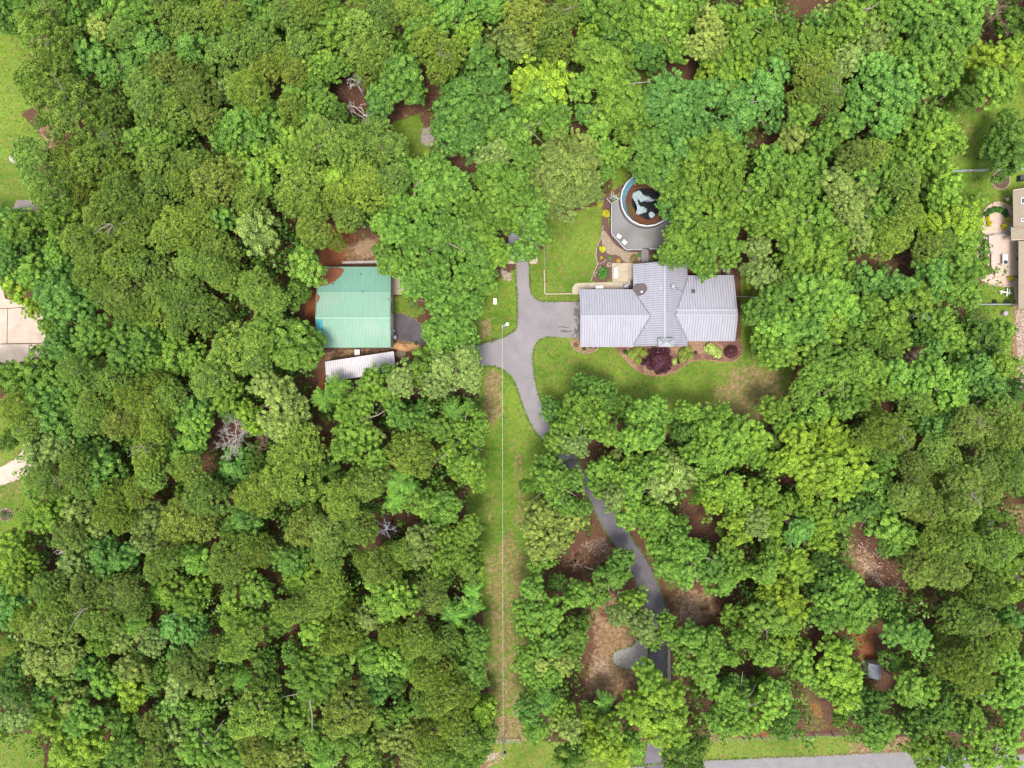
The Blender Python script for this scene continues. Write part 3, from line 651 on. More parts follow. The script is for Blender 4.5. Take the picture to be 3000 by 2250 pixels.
MB().slab([BL+Vector((.05, 0, .05)), BL+Vector((1.2, 0, .05)), RL+Vector((1.2, 0, .05)), RL+Vector((.05, 0, .05))], .03).build('roof_panel', M['teal'], bn)
for a_, b_ in ((TL, TR), (BL, BR)): MB().bar(a_+Vector((0, 0, -.06)), b_+Vector((0, 0, -.06)), .14, .13).build('gutter', M['greenrib'], bn)
for a_, b_ in ((TL, ML), (ML, RL), (RL, BL), (TR, MR), (MR, RR), (RR, BR)): MB().bar(a_, b_, .12, .16).build('gable_trim', M['greenrib'], bn)
b = MB(); i_ = .12
sec = [(TL.y-i_, 0), (BL.y+i_, 0), (BL.y+i_, ze-.12), (RL.y, zr-.12), (ML.y, 4.45-.12), (TL.y-i_, ze-.12)]
xa, xb = TL.x+.35, BR.x-.15
b.add([(xa, y, z) for y, z in sec]+[(xb, y, z) for y, z in sec], [(0,1,2,3,4,5), (11,10,9,8,7,6)]+[(i, i+6, (i+1) % 6+6, (i+1) % 6) for i in range(6)])
b.build('wall', M['wall'], bn)
for py, w_ in ((945, 3.0), (978, 1.1)):
    d = MB().box((xb+.02, W(0, py).y, 1.3), (.07, w_, 2.5)).build('door', M['white'], bn)
    for k in range(5): MB().box((xb+.065, W(0, py).y, .3+k*.5), (.03, w_-.15, .42)).build('door_panel', M['white'], d)
window(bn, Vector((xb+.02, W(0, 880).y, 1.8)), 1.2, 1.0, 'y', 1)
for py in (860, 905, 1005): MB().box((xb+.05, W(0, py).y, 2.95), (.2, .3, .2)).build('wall_lamp', M['dark'], bn)
# leaf drift lying on the roof
def pz(x, y):
    return ze+(4.45-ze)*(TL.y-y)/(TL.y-ML.y) if y > ML.y else 4.45+(zr-4.45)*(ML.y-y)/(ML.y-RL.y)
def drift(pts, nm, lab):
    rr = random.Random(3); pp = chaikin(pts, 2); out = []
    w = []
    for x, y in pp:
        v = W(x+rr.uniform(-1.6, 1.6), y+rr.uniform(-1.6, 1.6), 4.0); w.append(v)
    top = [Vector((v.x, v.y, pz(v.x, v.y)+.06)) for v in w]; bot = [Vector((v.x, v.y, pz(v.x, v.y)+.012)) for v in w]; n = len(w)
    MB().add(top+bot, [tuple(range(n))]+[(i, i+n, (i+1) % n+n, (i+1) % n) for i in range(n)]).build(nm, M['straw'], bn, kind='stuff')
drift(cv(700, 550, 2.765, [(640,800),(640,700),(690,650),(750,643),(850,645),(845,690),(800,740),(740,780),(690,795)]), 'leaf_drift', '')
drift(cv(700, 550, 2.765, [(633,870),(660,868),(662,900),(648,935),(634,932)]), 'leaf_drift', '')
for x, y in ((765, 780), (990, 697), (1010, 845), (1215, 910)):
    v = W(700+x/2.765, 550+y/2.765, 4.0); MB().box((v.x, v.y, pz(v.x, v.y)+.08), (.16, .3, .06), rnd.random()).build('debris', M['dark'], bn)
ac = thing('air_conditioner', W(1158.5, 989), 'dark boxy air conditioner on the asphalt against the green-roofed workshop', 'air conditioner')
c0 = W(1158.5, 989); MB().box(c0+Vector((0, 0, .42)), (.8, .95, .8)).build('casing', M['dark'], ac); MB().lathe(c0+Vector((0, 0, .82)), [(.33, 0), (.33, .05), (.3, .06)], 16).build('fan_guard', M['grey'], ac)
c0 = W(1157, 970); eb = thing('meter_box', c0, 'small grey metal box on a post beside the workshop garage door', 'meter box')
MB().box(c0+Vector((0, 0, .7)), (.3, .35, 1.1)).build('box', M['grey'], eb); MB().box(c0+Vector((0, 0, 1.28)), (.36, .42, .05)).build('lid', M['cap'], eb)
# white lean-to roof below the workshop
lb = W(1050, 1070); lt = thing('carport', (lb.x, lb.y, 0), 'tilted carport with a white corrugated metal roof below the green workshop', 'carport')
q = [W(952, 1059.5, 3.0), W(1153, 1029, 3.0), W(1160, 1086, 2.3), W(957, 1121, 2.3)]
r = MB().slab(q, .06).build('roof', M['whiteroof'], lt); ribs(q, 30, .07, .045).build('roof_ribs', M['whiterib'], r, kind='stuff')
for t in (0.02, .33, .66, .98):
    for a_, b_ in ((q[0], q[1]), (q[3], q[2])):
        p = a_.lerp(b_, t); s_ = 1 if a_ is q[3] else -1
        MB().box((p.x, p.y+.15*s_, (p.z-.1)/2), (.12, .12, p.z-.1)).build('post', M['timber'], lt)
# two white lids between workshop and carport
for k, px in enumerate((1045.5, 1053.2)):
    c0 = W(px, 1033); bx = thing('storage_bin', c0, 'white lidded bin between workshop and carport, %s of two side by side' % ('left' if k == 0 else 'right'), 'bin', 'white bins behind the workshop')
    MB().box(c0+Vector((0, 0, .4)), (.34, .9, .8)).build('body', M['grey'], bx); MB().box(c0+Vector((0, 0, .83)), (.42, 1.0, .06)).build('lid', M['white'], bx)
sd = thing('satellite_dish', W(923, 829), 'white round dish on a post at the left corner of the green workshop', 'satellite dish')
c0 = W(923, 829); MB().tube([c0, c0+Vector((0, 0, 3.0))], .05, 8).build('post', M['grey'], sd)
MB().lathe(c0+Vector((0, 0, 3.1)), [(.05, -.08), (.25, -.02), (.42, .08), (.43, .1), (.25, .02), (.01, -.03)], 20).build('dish', M['white'], sd)
# chip pile, brush pile, wall
def heap(name, px, py, rx, ry, h, m, label, cat, seed=1, parts=None):
    rr = random.Random(seed); b = MB(); n = 40; rings = 12; vs = []; fs = []
    for i in range(rings+1):
        f = i/rings
        for k in range(n):
            t = 2*math.pi*k/n; r_ = f*(1+.1*math.sin(2*t+seed)+.07*math.sin(5*t)); z = h*(math.cos(min(1, f)*math.pi/2)**1.2 if f < 1 else 0)+rr.uniform(-.05, .05)*h*(1-f)*2
            p = W(px+rx*r_*math.cos(t), py+ry*r_*math.sin(t)); vs.append((p.x, p.y, z if f < 1 else -.02))
    for i in range(rings):
        for k in range(n): fs.append((i*n+k, (i+1)*n+k, (i+1)*n+(k+1) % n, i*n+(k+1) % n))
    b.add(vs, fs); o = b.build(name, M[m], None, smooth=False); setp(o, label, cat); return o
heap('wood_chip_pile', 1190, 1015, 41, 15, 1.0, 'woodchip', 'orange wood chip pile beside the dark asphalt pad', 'wood chips', 2)
heap('dirt_pile', 1172, 1037, 17, 11, .6, 'tan', 'small pale dirt heap at the end of the white carport', 'dirt pile', 3)
def twigs(name, px, py, rx, ry, n, m, label, cat, ln=1.2, seed=2, zh=.5):
    rr = random.Random(seed); b = MB()
    for _ in range(n):
        a0 = rr.uniform(0, 6.28); f = math.sqrt(rr.random()); p = W(px+rx*f*math.cos(a0), py+ry*f*math.sin(a0), 0); z = rr.uniform(.05, zh)*(1-f*.7)+.05
        t = rr.uniform(0, 3.14); l_ = ln*rr.uniform(.4, 1)/2; v = Vector((math.cos(t)*l_, math.sin(t)*l_, rr.uniform(-.1, .1)))
        b.tube([p+Vector((0, 0, z))-v, p+Vector((rr.uniform(-.1, .1), rr.uniform(-.1, .1), z+.05)), p+Vector((0, 0, z))+v], [.035, .03, .012], 4, caps=False)
    o = b.build(name, M[m], None, kind='stuff'); setp(o, label, cat); return o
twigs('brush_pile', 1075, 728, 36, 24, 420, 'brush', 'tangled tan brush pile on red soil above the green workshop', 'brush pile', 1.3, 4, 1.0)
twigs('brush_pile', 1255, 400, 18, 26, 260, 'deadwood', 'grey brush pile at the edge of the small top clearing', 'brush pile', 1.4, 5, .8)
twigs('brush_pile', 60, 440, 1, 1, 2, 'brush', 'few twigs on the left lawn', 'twigs') if False else None
def fence(name, pts, label, hgt=1.2, step=3.0, m='fence', rails=(0.5, 1.1), pw=.12, wire_only=False, rw=.05):
    pts = [W(x, y) for x, y in pts]; f = thing(name, pts[0], label, 'fence')
    acc = []
    for a_, b_ in zip(pts, pts[1:]):
        n = max(1, round((b_-a_).length/step))
        for k in range(n): acc.append(a_.lerp(b_, k/n))
        for z in rails: MB().bar(a_+Vector((0, 0, z)), b_+Vector((0, 0, z)), rw, rw if wire_only else .12).build('rail', M[m], f)
    acc.append(pts[-1])
    for p in acc: MB().box(p+Vector((0, 0, hgt/2)), (pw, pw, hgt)).build('post', M[m], f)
    return f
w_ = MB(); a_, b_ = W(1004, 771), W(1108, 768)
rw_ = thing('retaining_wall', a_, 'low grey pink block wall running above the green-roofed workshop', 'wall')
n = 26
for k in range(n):
    p = a_.lerp(b_, (k+.5)/n); MB().box(p+Vector((0, 0, .3)), ((b_-a_).length/n-.02, .45, .6+.04*(k % 2)), (b_.y-a_.y)/(b_.x-a_.x)).build('block', M['rock'], rw_)

# ---------------- little garage up the drive
gb = W(1531, 728); gg = thing('garage', (gb.x, gb.y, 0), 'small grey roofed garage with a white door at the top of the driveway', 'garage')
x0_, x1_ = W(1493, 0).x, W(1568, 0).x; y0_, y1_ = W(0, 762).y, W(0, 686).y
q1 = [Vector((x0_-.2, y0_-.2, 2.7)), Vector((x0_-.2, y1_+.2, 2.7)), Vector(((x0_+x1_)/2, y1_+.2, 4.0)), Vector(((x0_+x1_)/2, y0_-.2, 4.0))]
q2 = [Vector((x1_+.2, y0_-.2, 2.7)), Vector((x1_+.2, y1_+.2, 2.7)), Vector(((x0_+x1_)/2, y1_+.2, 4.0)), Vector(((x0_+x1_)/2, y0_-.2, 4.0))]
for q in (q1, q2):
    r = MB().slab(q, .09).build('roof', M['metal'], gg); ribs(q, 12, .05, .05).build('standing_seams', M['seam'], r, kind='stuff')
gable_body(y0_, y1_, x0_+.05, (x0_+x1_)/2, x1_-.05, 2.7, 4.0, 2.7, axis='y').build('wall', M['wall'], gg)
d = MB().box((W(1531, 0).x, y0_-.04, 1.1), (2.6, .08, 2.2)).build('door', M['white'], gg)
for k in range(4): MB().box((W(1531, 0).x, y0_-.1, .3+k*.53), (2.4, .03, .45)).build('door_panel', M['white'], d)
for pa, pb in ((1488, 1509), (1552, 1572)):
    MB().box(((W(pa, 0).x+W(pb, 0).x)/2, W(0, 767.5).y, .2), (W(pb, 0).x-W(pa, 0).x, .75, .4)).build('wing_wall', M['concrete'], gg)
MB().bar(W(1572, 770)+Vector((0, 0, .4)), W(1572, 700)+Vector((0, 0, .4)), .25, .8).build('wing_wall', M['concrete'], gg)

# ---------------- shed in the lower right, sheds at the edges
def small_house(name, px0, py0, px1, py1, ridge, axis, ze, zr, m1, m2, mw, label, cat, over=.2, nr=0):
    c0 = W((px0+px1)/2, (py0+py1)/2); s = thing(name, c0, label, cat)
    a, b2 = W(px0, py0, ze), W(px1, py1, ze)
    if axis == 'y':
        rx = W(ridge, 0, zr).x
        qs = [[Vector((a.x, b2.y, ze)), Vector((a.x, a.y, ze)), Vector((rx, a.y, zr)), Vector((rx, b2.y, zr))], [Vector((b2.x, b2.y, ze)), Vector((b2.x, a.y, ze)), Vector((rx, a.y, zr)), Vector((rx, b2.y, zr))]]
        gable_body(b2.y+over, a.y-over, a.x+over, rx, b2.x-over, ze+.08, zr, ze+.08, axis='y').build('wall', M[mw], s)
    else:
        ry = W(0, ridge, zr).y
        qs = [[Vector((a.x, a.y, ze)), Vector((b2.x, a.y, ze)), Vector((b2.x, ry, zr)), Vector((a.x, ry, zr))], [Vector((a.x, b2.y, ze)), Vector((b2.x, b2.y, ze)), Vector((b2.x, ry, zr)), Vector((a.x, ry, zr))]]
        gable_body(a.x+over, b2.x-over, a.y-over, ry, b2.y+over, ze+.08, zr, ze+.08).build('wall', M[mw], s)
    for q, m in zip(qs, (m1, m2)):
        r = MB().slab(q, .08).build('roof', M[m], s)
        if nr: ribs(q, nr, .05, .04).build('roof_ribs', M['seam'], r, kind='stuff')
    MB().bar(qs[0][2]+Vector((0, 0, .04)), qs[0][3]+Vector((0, 0, .04)), .2, .05).build('ridge_cap', M[m1], s)
    return s
small_house('shed', 2544, 1943, 2582, 1986, 2571, 'y', 2.1, 2.9, 'shedroof2', 'shedroof2', 'wall', 'tiny grey shed standing among the trees at the lower right', 'shed', nr=0)
sh = small_house('shed', 48, 586, 152, 642, 614, 'x', 2.6, 3.5, 'shedroof', 'shedroof', 'wall', 'shed with a pinkish brown shingle roof at the left edge', 'shed')
small_house('shed', 2840, 990, 2932, 1052, 1028, 'x', 2.4, 3.0, 'shedroof2', 'shedroof2', 'wall', 'blue grey metal shed mostly hidden by dark trees near the right edge', 'shed', nr=20)

# ---------------- pool with its deck
pc = W(1893, 590); RP = 79.0/16
pl = thing('swimming_pool', (pc.x, pc.y, 0), 'round above-ground pool with a white rim, blue liner and brown leaf muck', 'swimming pool')
MB().lathe((pc.x, pc.y, 0), [(RP-.05, 0), (RP-.05, 1.3)], 40, caps=False).build('wall', M['poolrim'], pl)
b = MB(); NS = 20
for k in range(NS):                         # rim segments, each a piece
    t0, t1 = 2*math.pi*k/NS, 2*math.pi*(k+.97)/NS; pts = []
    poly = [(pc.x+RP*math.cos(t0), pc.y+RP*math.sin(t0)), (pc.x+RP*math.cos(t1), pc.y+RP*math.sin(t1)), (pc.x+(RP-.22)*math.cos(t1), pc.y+(RP-.22)*math.sin(t1)), (pc.x+(RP-.22)*math.cos(t0), pc.y+(RP-.22)*math.sin(t0))]
    MB().prism(poly, 1.30, 1.38).build('rim_segment', M['poolrim'], pl)
vs = []; fs = []; n = 60
for i, (rr_, z) in enumerate(((RP-.20, 1.31), (RP-.36, .8), (RP-.55, .32))):
    for k in range(n):
        t = 2*math.pi*k/n; lean = max(0, math.cos(t-math.radians(160)))*[0, .28, .62][i]
        vs.append((pc.x+(rr_-lean)*math.cos(t), pc.y+(rr_-lean)*math.sin(t), z))
for i in range(2):
    for k in range(n): fs.append((i*n+k, i*n+(k+1) % n, (i+1)*n+(k+1) % n, (i+1)*n+k))
MB().add(vs, fs).build('liner', M['liner'], pl, smooth=True)
rr = random.Random(8); vs = [(pc.x, pc.y, .28)]; fs = []; rings = 16
for i in range(1, rings+1):
    for k in range(48):
        t = 2*math.pi*k/48; r_ = (RP-.4)*i/rings; vs.append((pc.x+r_*math.cos(t), pc.y+r_*math.sin(t), .33+rr.uniform(-.04, .04)))
for k in range(48): fs.append((0, 1+k, 1+(k+1) % 48))
for i in range(rings-1):
    for k in range(48): a_ = 1+i*48+k; b_ = 1+i*48+(k+1) % 48; fs.append((a_, a_+48, b_+48, b_))
MB().add(vs, fs).build('leaf_muck', M['muck'], pl, kind='stuff')
def blot(name, pts, z, m, jit=.10, seed=1):
    r2 = random.Random(seed); p = chaikin(cv(1760, 540, 5.95, pts), 2); w = []
    for a_, b_ in zip(p, p[1:]+p[:1]):
        for t in (0, .33, .66): v = W(a_[0]*(1-t)+b_[0]*t, a_[1]*(1-t)+b_[1]*t, .4); w.append((v.x+r2.uniform(-jit, jit), v.y+r2.uniform(-jit, jit)))
    MB().prism(w, z-.05, z).build(name, M[m], pl)
blot('tree_reflection', [(560,120),(720,60),(900,80),(1050,200),(1060,420),(960,560),(860,620),(720,580),(640,500),(560,400),(540,280)], .40, 'treerefl', .12, 2)  # water patch whose black stands for reflected trees
blot('sky_reflection', [(540,190),(600,120),(690,110),(720,180),(800,190),(900,260),(960,270),(880,300),(740,300),(700,330),(670,260),(600,300),(560,250)], .43, 'skyrefl', .10, 3)  # this and the next two: painted sky reflection on the puddle
blot('sky_reflection', [(590,290),(640,290),(670,380),(760,390),(820,470),(760,490),(690,520),(640,540),(590,470),(640,440)], .436, 'skyrefl', .10, 4)
blot('sky_reflection', [(830,500),(900,470),(960,540),(880,600),(850,570)], .43, 'skyrefl', .08, 5)
zd = 1.15
deckp = cv(1660, 500, s4, [(517,402),(607,333),(622,380)]); 
arc = []
for k in range(0, 23):
    t = math.radians(180+10-k*9.3)          # along the pool's lower side, from the left round to the right (photo angles)
    arc.append((1893+80*math.cos(t), 590+80*math.sin(t)*1.0))
outer = cv(1660, 500, s4, [(1310,918),(1200,922),(944,917),(944,895),(872,895),(872,920),(682,922),(517,742),(515,402)])
dk = thing('pool_deck', (pc.x-3, pc.y-6, 0), 'raised grey deck wrapped round the lower side of the pool', 'deck')
poly = [(1813, 585)] + [p for p in arc if p[1] > 588] + [(2010, 600), (2010, 733)] + outer
dw = [W(x, y, zd) for x, y in poly]
MB().prism(dw, zd-.12, zd).build('deck_floor', M['deck'], dk)
b = MB()
for k in range(60):
    px = 1796+k*3.6
    ya = 606 if px < 1813 else 590+math.sqrt(max(0, 81.5**2-(px-1893)**2)) if px < 1973 else 604
    yb = 688+(px-1791)*1.07 if px < 1833 else 729
    if yb-ya > 4: b.bar(W(px, ya+2, zd)+Vector((0, 0, .004)), W(px, yb-2, zd)+Vector((0, 0, .004)), .02, .012)
b.build('board_gaps', M['gap'], dk, kind='stuff')
rail = cv(1660, 500, s4, [(455,335),(513,402),(510,742),(675,925),(872,920)])
rail2 = cv(1660, 500, s4, [(944,917),(1050,914),(1200,920),(1310,918)])
def railing(pts):
    P_ = [W(x, y, zd) for x, y in pts]; g = MB(); h_ = .95
    for a_, c_ in zip(P_, P_[1:]):
        MB().bar(a_+Vector((0, 0, h_)), c_+Vector((0, 0, h_)), .07, .05).build('top_rail', M['poolrim'], dk)
        MB().bar(a_+Vector((0, 0, .15)), c_+Vector((0, 0, .15)), .05, .05).build('bottom_rail', M['railpost'], dk)
        n_ = max(1, round((c_-a_).length/1.8))
        for k in range(n_+1): MB().box(a_.lerp(c_, k/n_)+Vector((0, 0, .42)), (.12, .12, 1.08)).build('rail_post', M['railpost'], dk)
        nb = int((c_-a_).length/.16)
        for k in range(nb): g.box(a_.lerp(c_, (k+.5)/nb)+Vector((0, 0, .52)), (.025, .025, .78))
    g.build('balusters', M['railpost'], dk, kind='stuff')
railing(rail); railing(rail2); railing(cv(1660, 500, s4, [(513,402),(605,335)]))
for x, y in [(1800, 620), (1800, 680), (1840, 722), (1870, 724), (1950, 725), (2000, 725), (1833, 690)]:
    p = W(x, y, 0); MB().box((p.x, p.y, .5), (.14, .14, 1.04)).build('deck_post', M['timber'], dk)
# ladder at the deck's upper corner
ld = thing('pool_ladder', W(1800, 577), 'white bent-tube pool ladder lying at the upper left deck corner', 'ladder')
for dx in (0, 3.2):
    MB().tube([W(1784+dx, 579-dx, .9), W(1793+dx, 583-dx*.8, 1.0), W(1801+dx, 585-dx, 1.3), W(1809+dx, 579-dx, 1.35)], .05, 6).build('side_tube', M['cap'], ld)
MB().tube([W(1792, 566, 1.5), W(1790, 572, 1.5), W(1801, 577, 1.5), W(1812, 582, 1.5)], .05, 6).build('hand_rail', M['white'], ld)
MB().tube([W(1798, 564, 1.5), W(1796, 570, 1.5), W(1806, 574, 1.5)], .05, 6).build('hand_rail', M['white'], ld)
for k in range(4): MB().bar(W(1786+k*6, 581-k*.5, .95+k*.1), W(1789+k*6, 577-k*.5, .95+k*.1), .12, .04).build('step', M['cap'], ld)
# walkway from deck to house
wk = thing('walkway', W(1889, 750), 'grey wooden walkway from the pool deck to the house', 'walkway')
for k in range(17):
    y = 729+k*2.35; z = 1.12-.05*k if k > 8 else 1.12
    p0, p1 = W(1880, y, 1.0), W(1899, y, 1.0); MB().box(((p0.x+p1.x)/2, p0.y, .72), (p1.x-p0.x, .132, .06)).build('board', M['deck'], wk)
for dx in (1880.5, 1898.5): MB().bar(W(dx, 728, .6), W(dx, 769, .6), .08, .2).build('beam', M['timber'], wk)
def chair(px, py, rz, label):
    c0 = W(px, py, zd); t = thing('deck_chair', (c0.x, c0.y, zd), label, 'chair', 'white chairs on the pool deck', rz=0)
    cs, sn = math.cos(rz), math.sin(rz)
    def L(x, y, z): return Vector((c0.x+x*cs-y*sn, c0.y+x*sn+y*cs, zd+z))
    b = MB()
    for k in range(6): pass
    MB().box(L(0, 0, .40), (.62, .62, .05), rz).build('seat', M['white'], t)
    for k in range(5): MB().bar(L(-.26+k*.13, -.3, .42), L(-.26+k*.13, -.46, .95), .11, .025, (0, 1, 0)).build('back_slat', M['white'], t)
    for sx in (-1, 1):
        MB().bar(L(sx*.33, -.33, .6), L(sx*.33, .32, .6), .11, .03).build('armrest', M['white'], t)
        for sy in (-.28, .3): MB().bar(L(sx*.31, sy, .001), L(sx*.31, sy, .59), .05, .05).build('leg', M['white'], t)
chair(1812, 693.5, R(-35), 'upper left of the two white chairs on the pool deck')
chair(1828.5, 711, R(-40), 'lower right of the two white chairs on the pool deck')
c0 = W(1803, 802); lo = thing('lounge_chair', c0, 'white sun lounger on the concrete patio beside the shrub', 'lounger')
for k in range(5): MB().box(c0+Vector((0, -.72+k*.29, .36)), (.62+.1*(k == 2), .27, .06)).build('seat_panel', M['white'], lo)
MB().bar(c0+Vector((0, .75, .38)), c0+Vector((0, 1.0, .62)), .55, .05).build('backrest', M['ltblue'], lo)
for sx in (-.28, .28):
    for y in (-.7, .65): MB().box(c0+Vector((sx, y, .18)), (.05, .05, .34)).build('leg', M['grey'], lo)
    MB().box(c0+Vector((sx, -.1, .32)), (.04, 1.7, .04)).build('frame', M['grey'], lo)
# heat pump and other kit behind the garage wing
c0 = W(1832, 839); hp = thing('air_conditioner', c0, 'white and black round-fan air conditioner behind the house garage wing', 'air conditioner')
MB().box(c0+Vector((0, 0, .42)), (.85, .75, .8)).build('casing', M['cap'], hp); MB().lathe(c0+Vector((0, 0, .83)), [(.32, 0), (.32, .03), (.1, .05)], 18).build('fan_guard', M['dark'], hp)
MB().box(c0+Vector((0, 0, .9)), (.6, .14, .03), .7).build('fan_blade', M['white'], hp)
c0 = W(1755, 843); bo = thing('storage_box', c0, 'long white box against the back wall of the garage wing', 'box')
MB().box(c0+Vector((0, 0, .3)), (1.3, .5, .6)).build('body', M['grey'], bo); MB().box(c0+Vector((0, 0, .63)), (1.36, .56, .06)).build('lid', M['white'], bo)
c0 = W(1848, 842); gr = thing('grill', c0, 'black barbecue grill in the corner beside the air conditioner', 'grill')
MB().box(c0+Vector((0, 0, .45)), (.75, .5, .7)).build('cart', M['dark'], gr); MB().tube([c0+Vector((-.35, 0, .9)), c0+Vector((.35, 0, .9))], .24, 12).build('lid', M['dark'], gr)
c0 = W(1851, 828); bn2 = thing('bin', c0, 'dark green bin against the patio wall of the house', 'bin')
MB().box(c0+Vector((0, 0, .5)), (.5, .7, 1)).build('body', mat('dark_green', (.05, .07, .04), .7), bn2); MB().box(c0+Vector((0, 0, 1.03)), (.54, .74, .06)).build('lid', M['dark'], bn2)
# back steps and unit right of the big tree
c0 = W(2131, 785); bs = thing('wooden_stand', c0, 'narrow wooden stand against the back of the right house wing', 'stand')
for k in range(6): MB().box(c0+Vector((0, -1.1+k*.42, .55)), (.65, .38, .05)).build('board', M['timber'], bs)
for sx in (-.28, .28): MB().box(c0+Vector((sx, 0, .26)), (.08, 2.4, .5)).build('side', M['timber'], bs)
c0 = W(2117, 797); g2 = thing('grill', c0, 'dark grill between big tree and right wing of the house', 'grill')
MB().box(c0+Vector((0, 0, .5)), (.45, .7, .9)).build('cart', M['dark'], g2); MB().box(c0+Vector((0, .1, 1.0)), (.5, .4, .12)).build('lid', M['cap'], g2)

# ---------------- timber edging, fences, poles and lines
def beams(name, pts, label, cat='edging', h=.3, w=.22, m='timber', step=2.4):
    P_ = [W(x, y) for x, y in pts]; t = thing(name, P_[0], label, cat)
    for a_, b_ in zip(P_, P_[1:]):
        n_ = max(1, round((b_-a_).length/step))
        for k in range(n_):
            p, q = a_.lerp(b_, (k+.02)/n_), a_.lerp(b_, (k+.98)/n_); MB().bar(p+Vector((0, 0, h/2)), q+Vector((0, 0, h/2)), w, h+.01*(k % 3)).build('timber', M[m], t)
beams('timber_edging', [(1594.5, 790), (1596, 862), (1676, 861)], 'weathered timber edging at the lower left corner of the back lawn')
fence('wire_fence', [(1595, 720), (1594.5, 788)], 'thin wire fence up the left side of the back lawn', 1.1, 2.2, 'grey', (.2, .65, 1.05), .06, True, .02)
fence('wire_fence', [(2153, 869.5), (2208, 872), (2260, 873)], 'low wire fence from the right end of the house into the trees', 1.1, 2.4, 'fence', (.3, .8, 1.1), .1, True, .05)
fence('rail_fence', [(2735, 507), (2830, 503.5), (2940, 500.5), (3010, 497)], 'grey fence across the right lawn above the mulch circle', 1.2, 3.2, 'grey', (.3, .7, 1.15), .12, True, .09)
fence('rail_fence', [(2830, 893), (2935, 893), (3010, 893)], 'grey fence across the grass below the white wooden garden ornament', 1.2, 3.0, 'grey', (.3, .7, 1.15), .12, True, .1)
fence('wire_fence', [(2070, 2161), (2278, 2153), (2326, 2151), (2380, 2149.5), (2435, 2147), (2500, 2145), (2700, 2140), (2900, 2138)], 'wire fence with dark posts above the roadside grass', 1.5, 3.4, 'railpost', (.3, .9, 1.4), .16, True, .025)
fence('pasture_gate', [(1440, 2168), (1472, 2166)], 'left half of the faint wire gate across the mown strip', 1.3, 2.2, 'grey', (.2, .75, 1.2), .08, True, .035)
fence('pasture_gate', [(1480, 2166), (1524, 2164)], 'right half of the faint wire gate across the mown strip', 1.3, 2.8, 'grey', (.2, .75, 1.2), .12, True, .035)
def pole(px, py, pxt, pyt, h, label, lamp=False, transformer=False):
    b0 = W(px, py); t0 = W(pxt, pyt, h); t = thing('utility_pole', b0, label, 'utility pole')
    MB().tube([b0, b0.lerp(t0, .5), t0], [.17, .14, .11], 12).build('pole', M['pole'], t)
    if transformer:
        c = b0.lerp(t0, .80)+Vector((.3, .15, 0)); tr = MB().lathe(c, [(.2, -.4), (.22, -.35), (.22, .35), (.12, .42)], 14).build('transformer', M['dark' if not lamp else 'cap'], t)
        MB().bar(c, b0.lerp(t0, .80), .08, .1).build('bracket', M['grey'], t)
        for dx in (-.08, .08): MB().tube([c+Vector((dx, 0, .4)), c+Vector((dx, 0, .6))], .035, 6).build('insulator', M['white'], tr)
    if lamp:
        a_ = t0+Vector((0, 0, -.5)); b_ = a_+Vector((.85, .35, .2)); MB().tube([a_, b_], .04, 6).build('lamp_arm', M['cap'], t)
        MB().lathe(b_, [(.30, -.18), (.30, -.08), (.12, .1), (.02, .14)], 16).build('lamp_head', M['white'], t)
    MB().tube([t0-Vector((0, 0, .05)), t0+Vector((0, 0, .18))], .05, 8).build('insulator', M['white'], t)
    return t0
tA = pole(1477.5, 962, 1471.5, 955, 8.0, 'utility pole with white lamp and transformer beside the driveway', True, True)
tB = pole(1475, 2158, 1474, 2222, 7.3, 'wooden utility pole leaning into view at the bottom of the mown strip', False, True)
wi = MB(); pts = []
for k in range(33):
    f = k/32; p = tA.lerp(tB, f); p.z -= 1.6*4*f*(1-f)*.5; pts.append(p+Vector((0, 0, .15)))
wi.tube(pts, .021, 5); o = wi.build('power_line', M['wire'], None); setp(o, 'single power line strung down the mown grass strip between two poles', 'power line')
c0 = W(1475, 2172); gy_ = MB().tube([tB-Vector((0, 0, .6)), W(1404, 2262)], .02, 5).build('guy_wire', M['wire'], None); setp(gy_, 'slanting guy wire from the bottom utility pole into the grass', 'wire')
c0 = W(1450.5, 884); so = thing('utility_box', c0, 'white box standing in the grass under the tree left of the driveway', 'box')
MB().box(c0+Vector((0, 0, .4)), (.5, 1.0, .8)).build('body', M['white'], so); MB().box(c0+Vector((0, 0, .83)), (.56, 1.06, .06)).build('lid', M['white'], so)

# ---------------- the neighbour at the right edge
nb = W(2990, 640); nh = thing('neighbor_house', (nb.x+3, nb.y, 0), 'tan house cut off by the right edge, with two white framed skylights', 'house')
zt = 3.4
q = [W(2966, 560, zt), W(2972, 662, zt), W(3120, 640, 6.5), W(3120, 505, 6.5)]
MB().slab([W(2967, 558, zt), W(2969, 664, zt), W(3160, 664, 6.6), W(3160, 526, 6.6)], .15).build('roof', M['tan'], nh)
MB().slab([W(2962, 667, 2.9), W(2962, 703, 2.9), W(3160, 703, 4.9), W(3160, 640, 4.9)], .15).build('roof', M['tan'], nh)
MB().bar(W(2962, 703, 2.95), W(3160, 690, 5.0), .2, .2).build('gable_trim', M['stone'], nh)
MB().bar(W(2967, 558, zt+.02), W(3160, 526, 6.65), .2, .2).build('gable_trim', M['stone'], nh)
b = MB(); b.prism([W(2970, 566), W(2970, 700), W(3160, 700), W(3160, 540)], 0, 3.2).build('wall', M['tanwall'], nh)
b = MB(); b.prism([W(2990, 705), W(2990, 900), W(3160, 900), W(3160, 705)], 0, 3.0).build('wall', M['tanwall'], nh)
MB().slab([W(2984, 706, 3.05), W(2984, 905, 3.05), W(3160, 905, 4.9), W(3160, 706, 4.9)], .12).build('roof', M['tan'], nh)
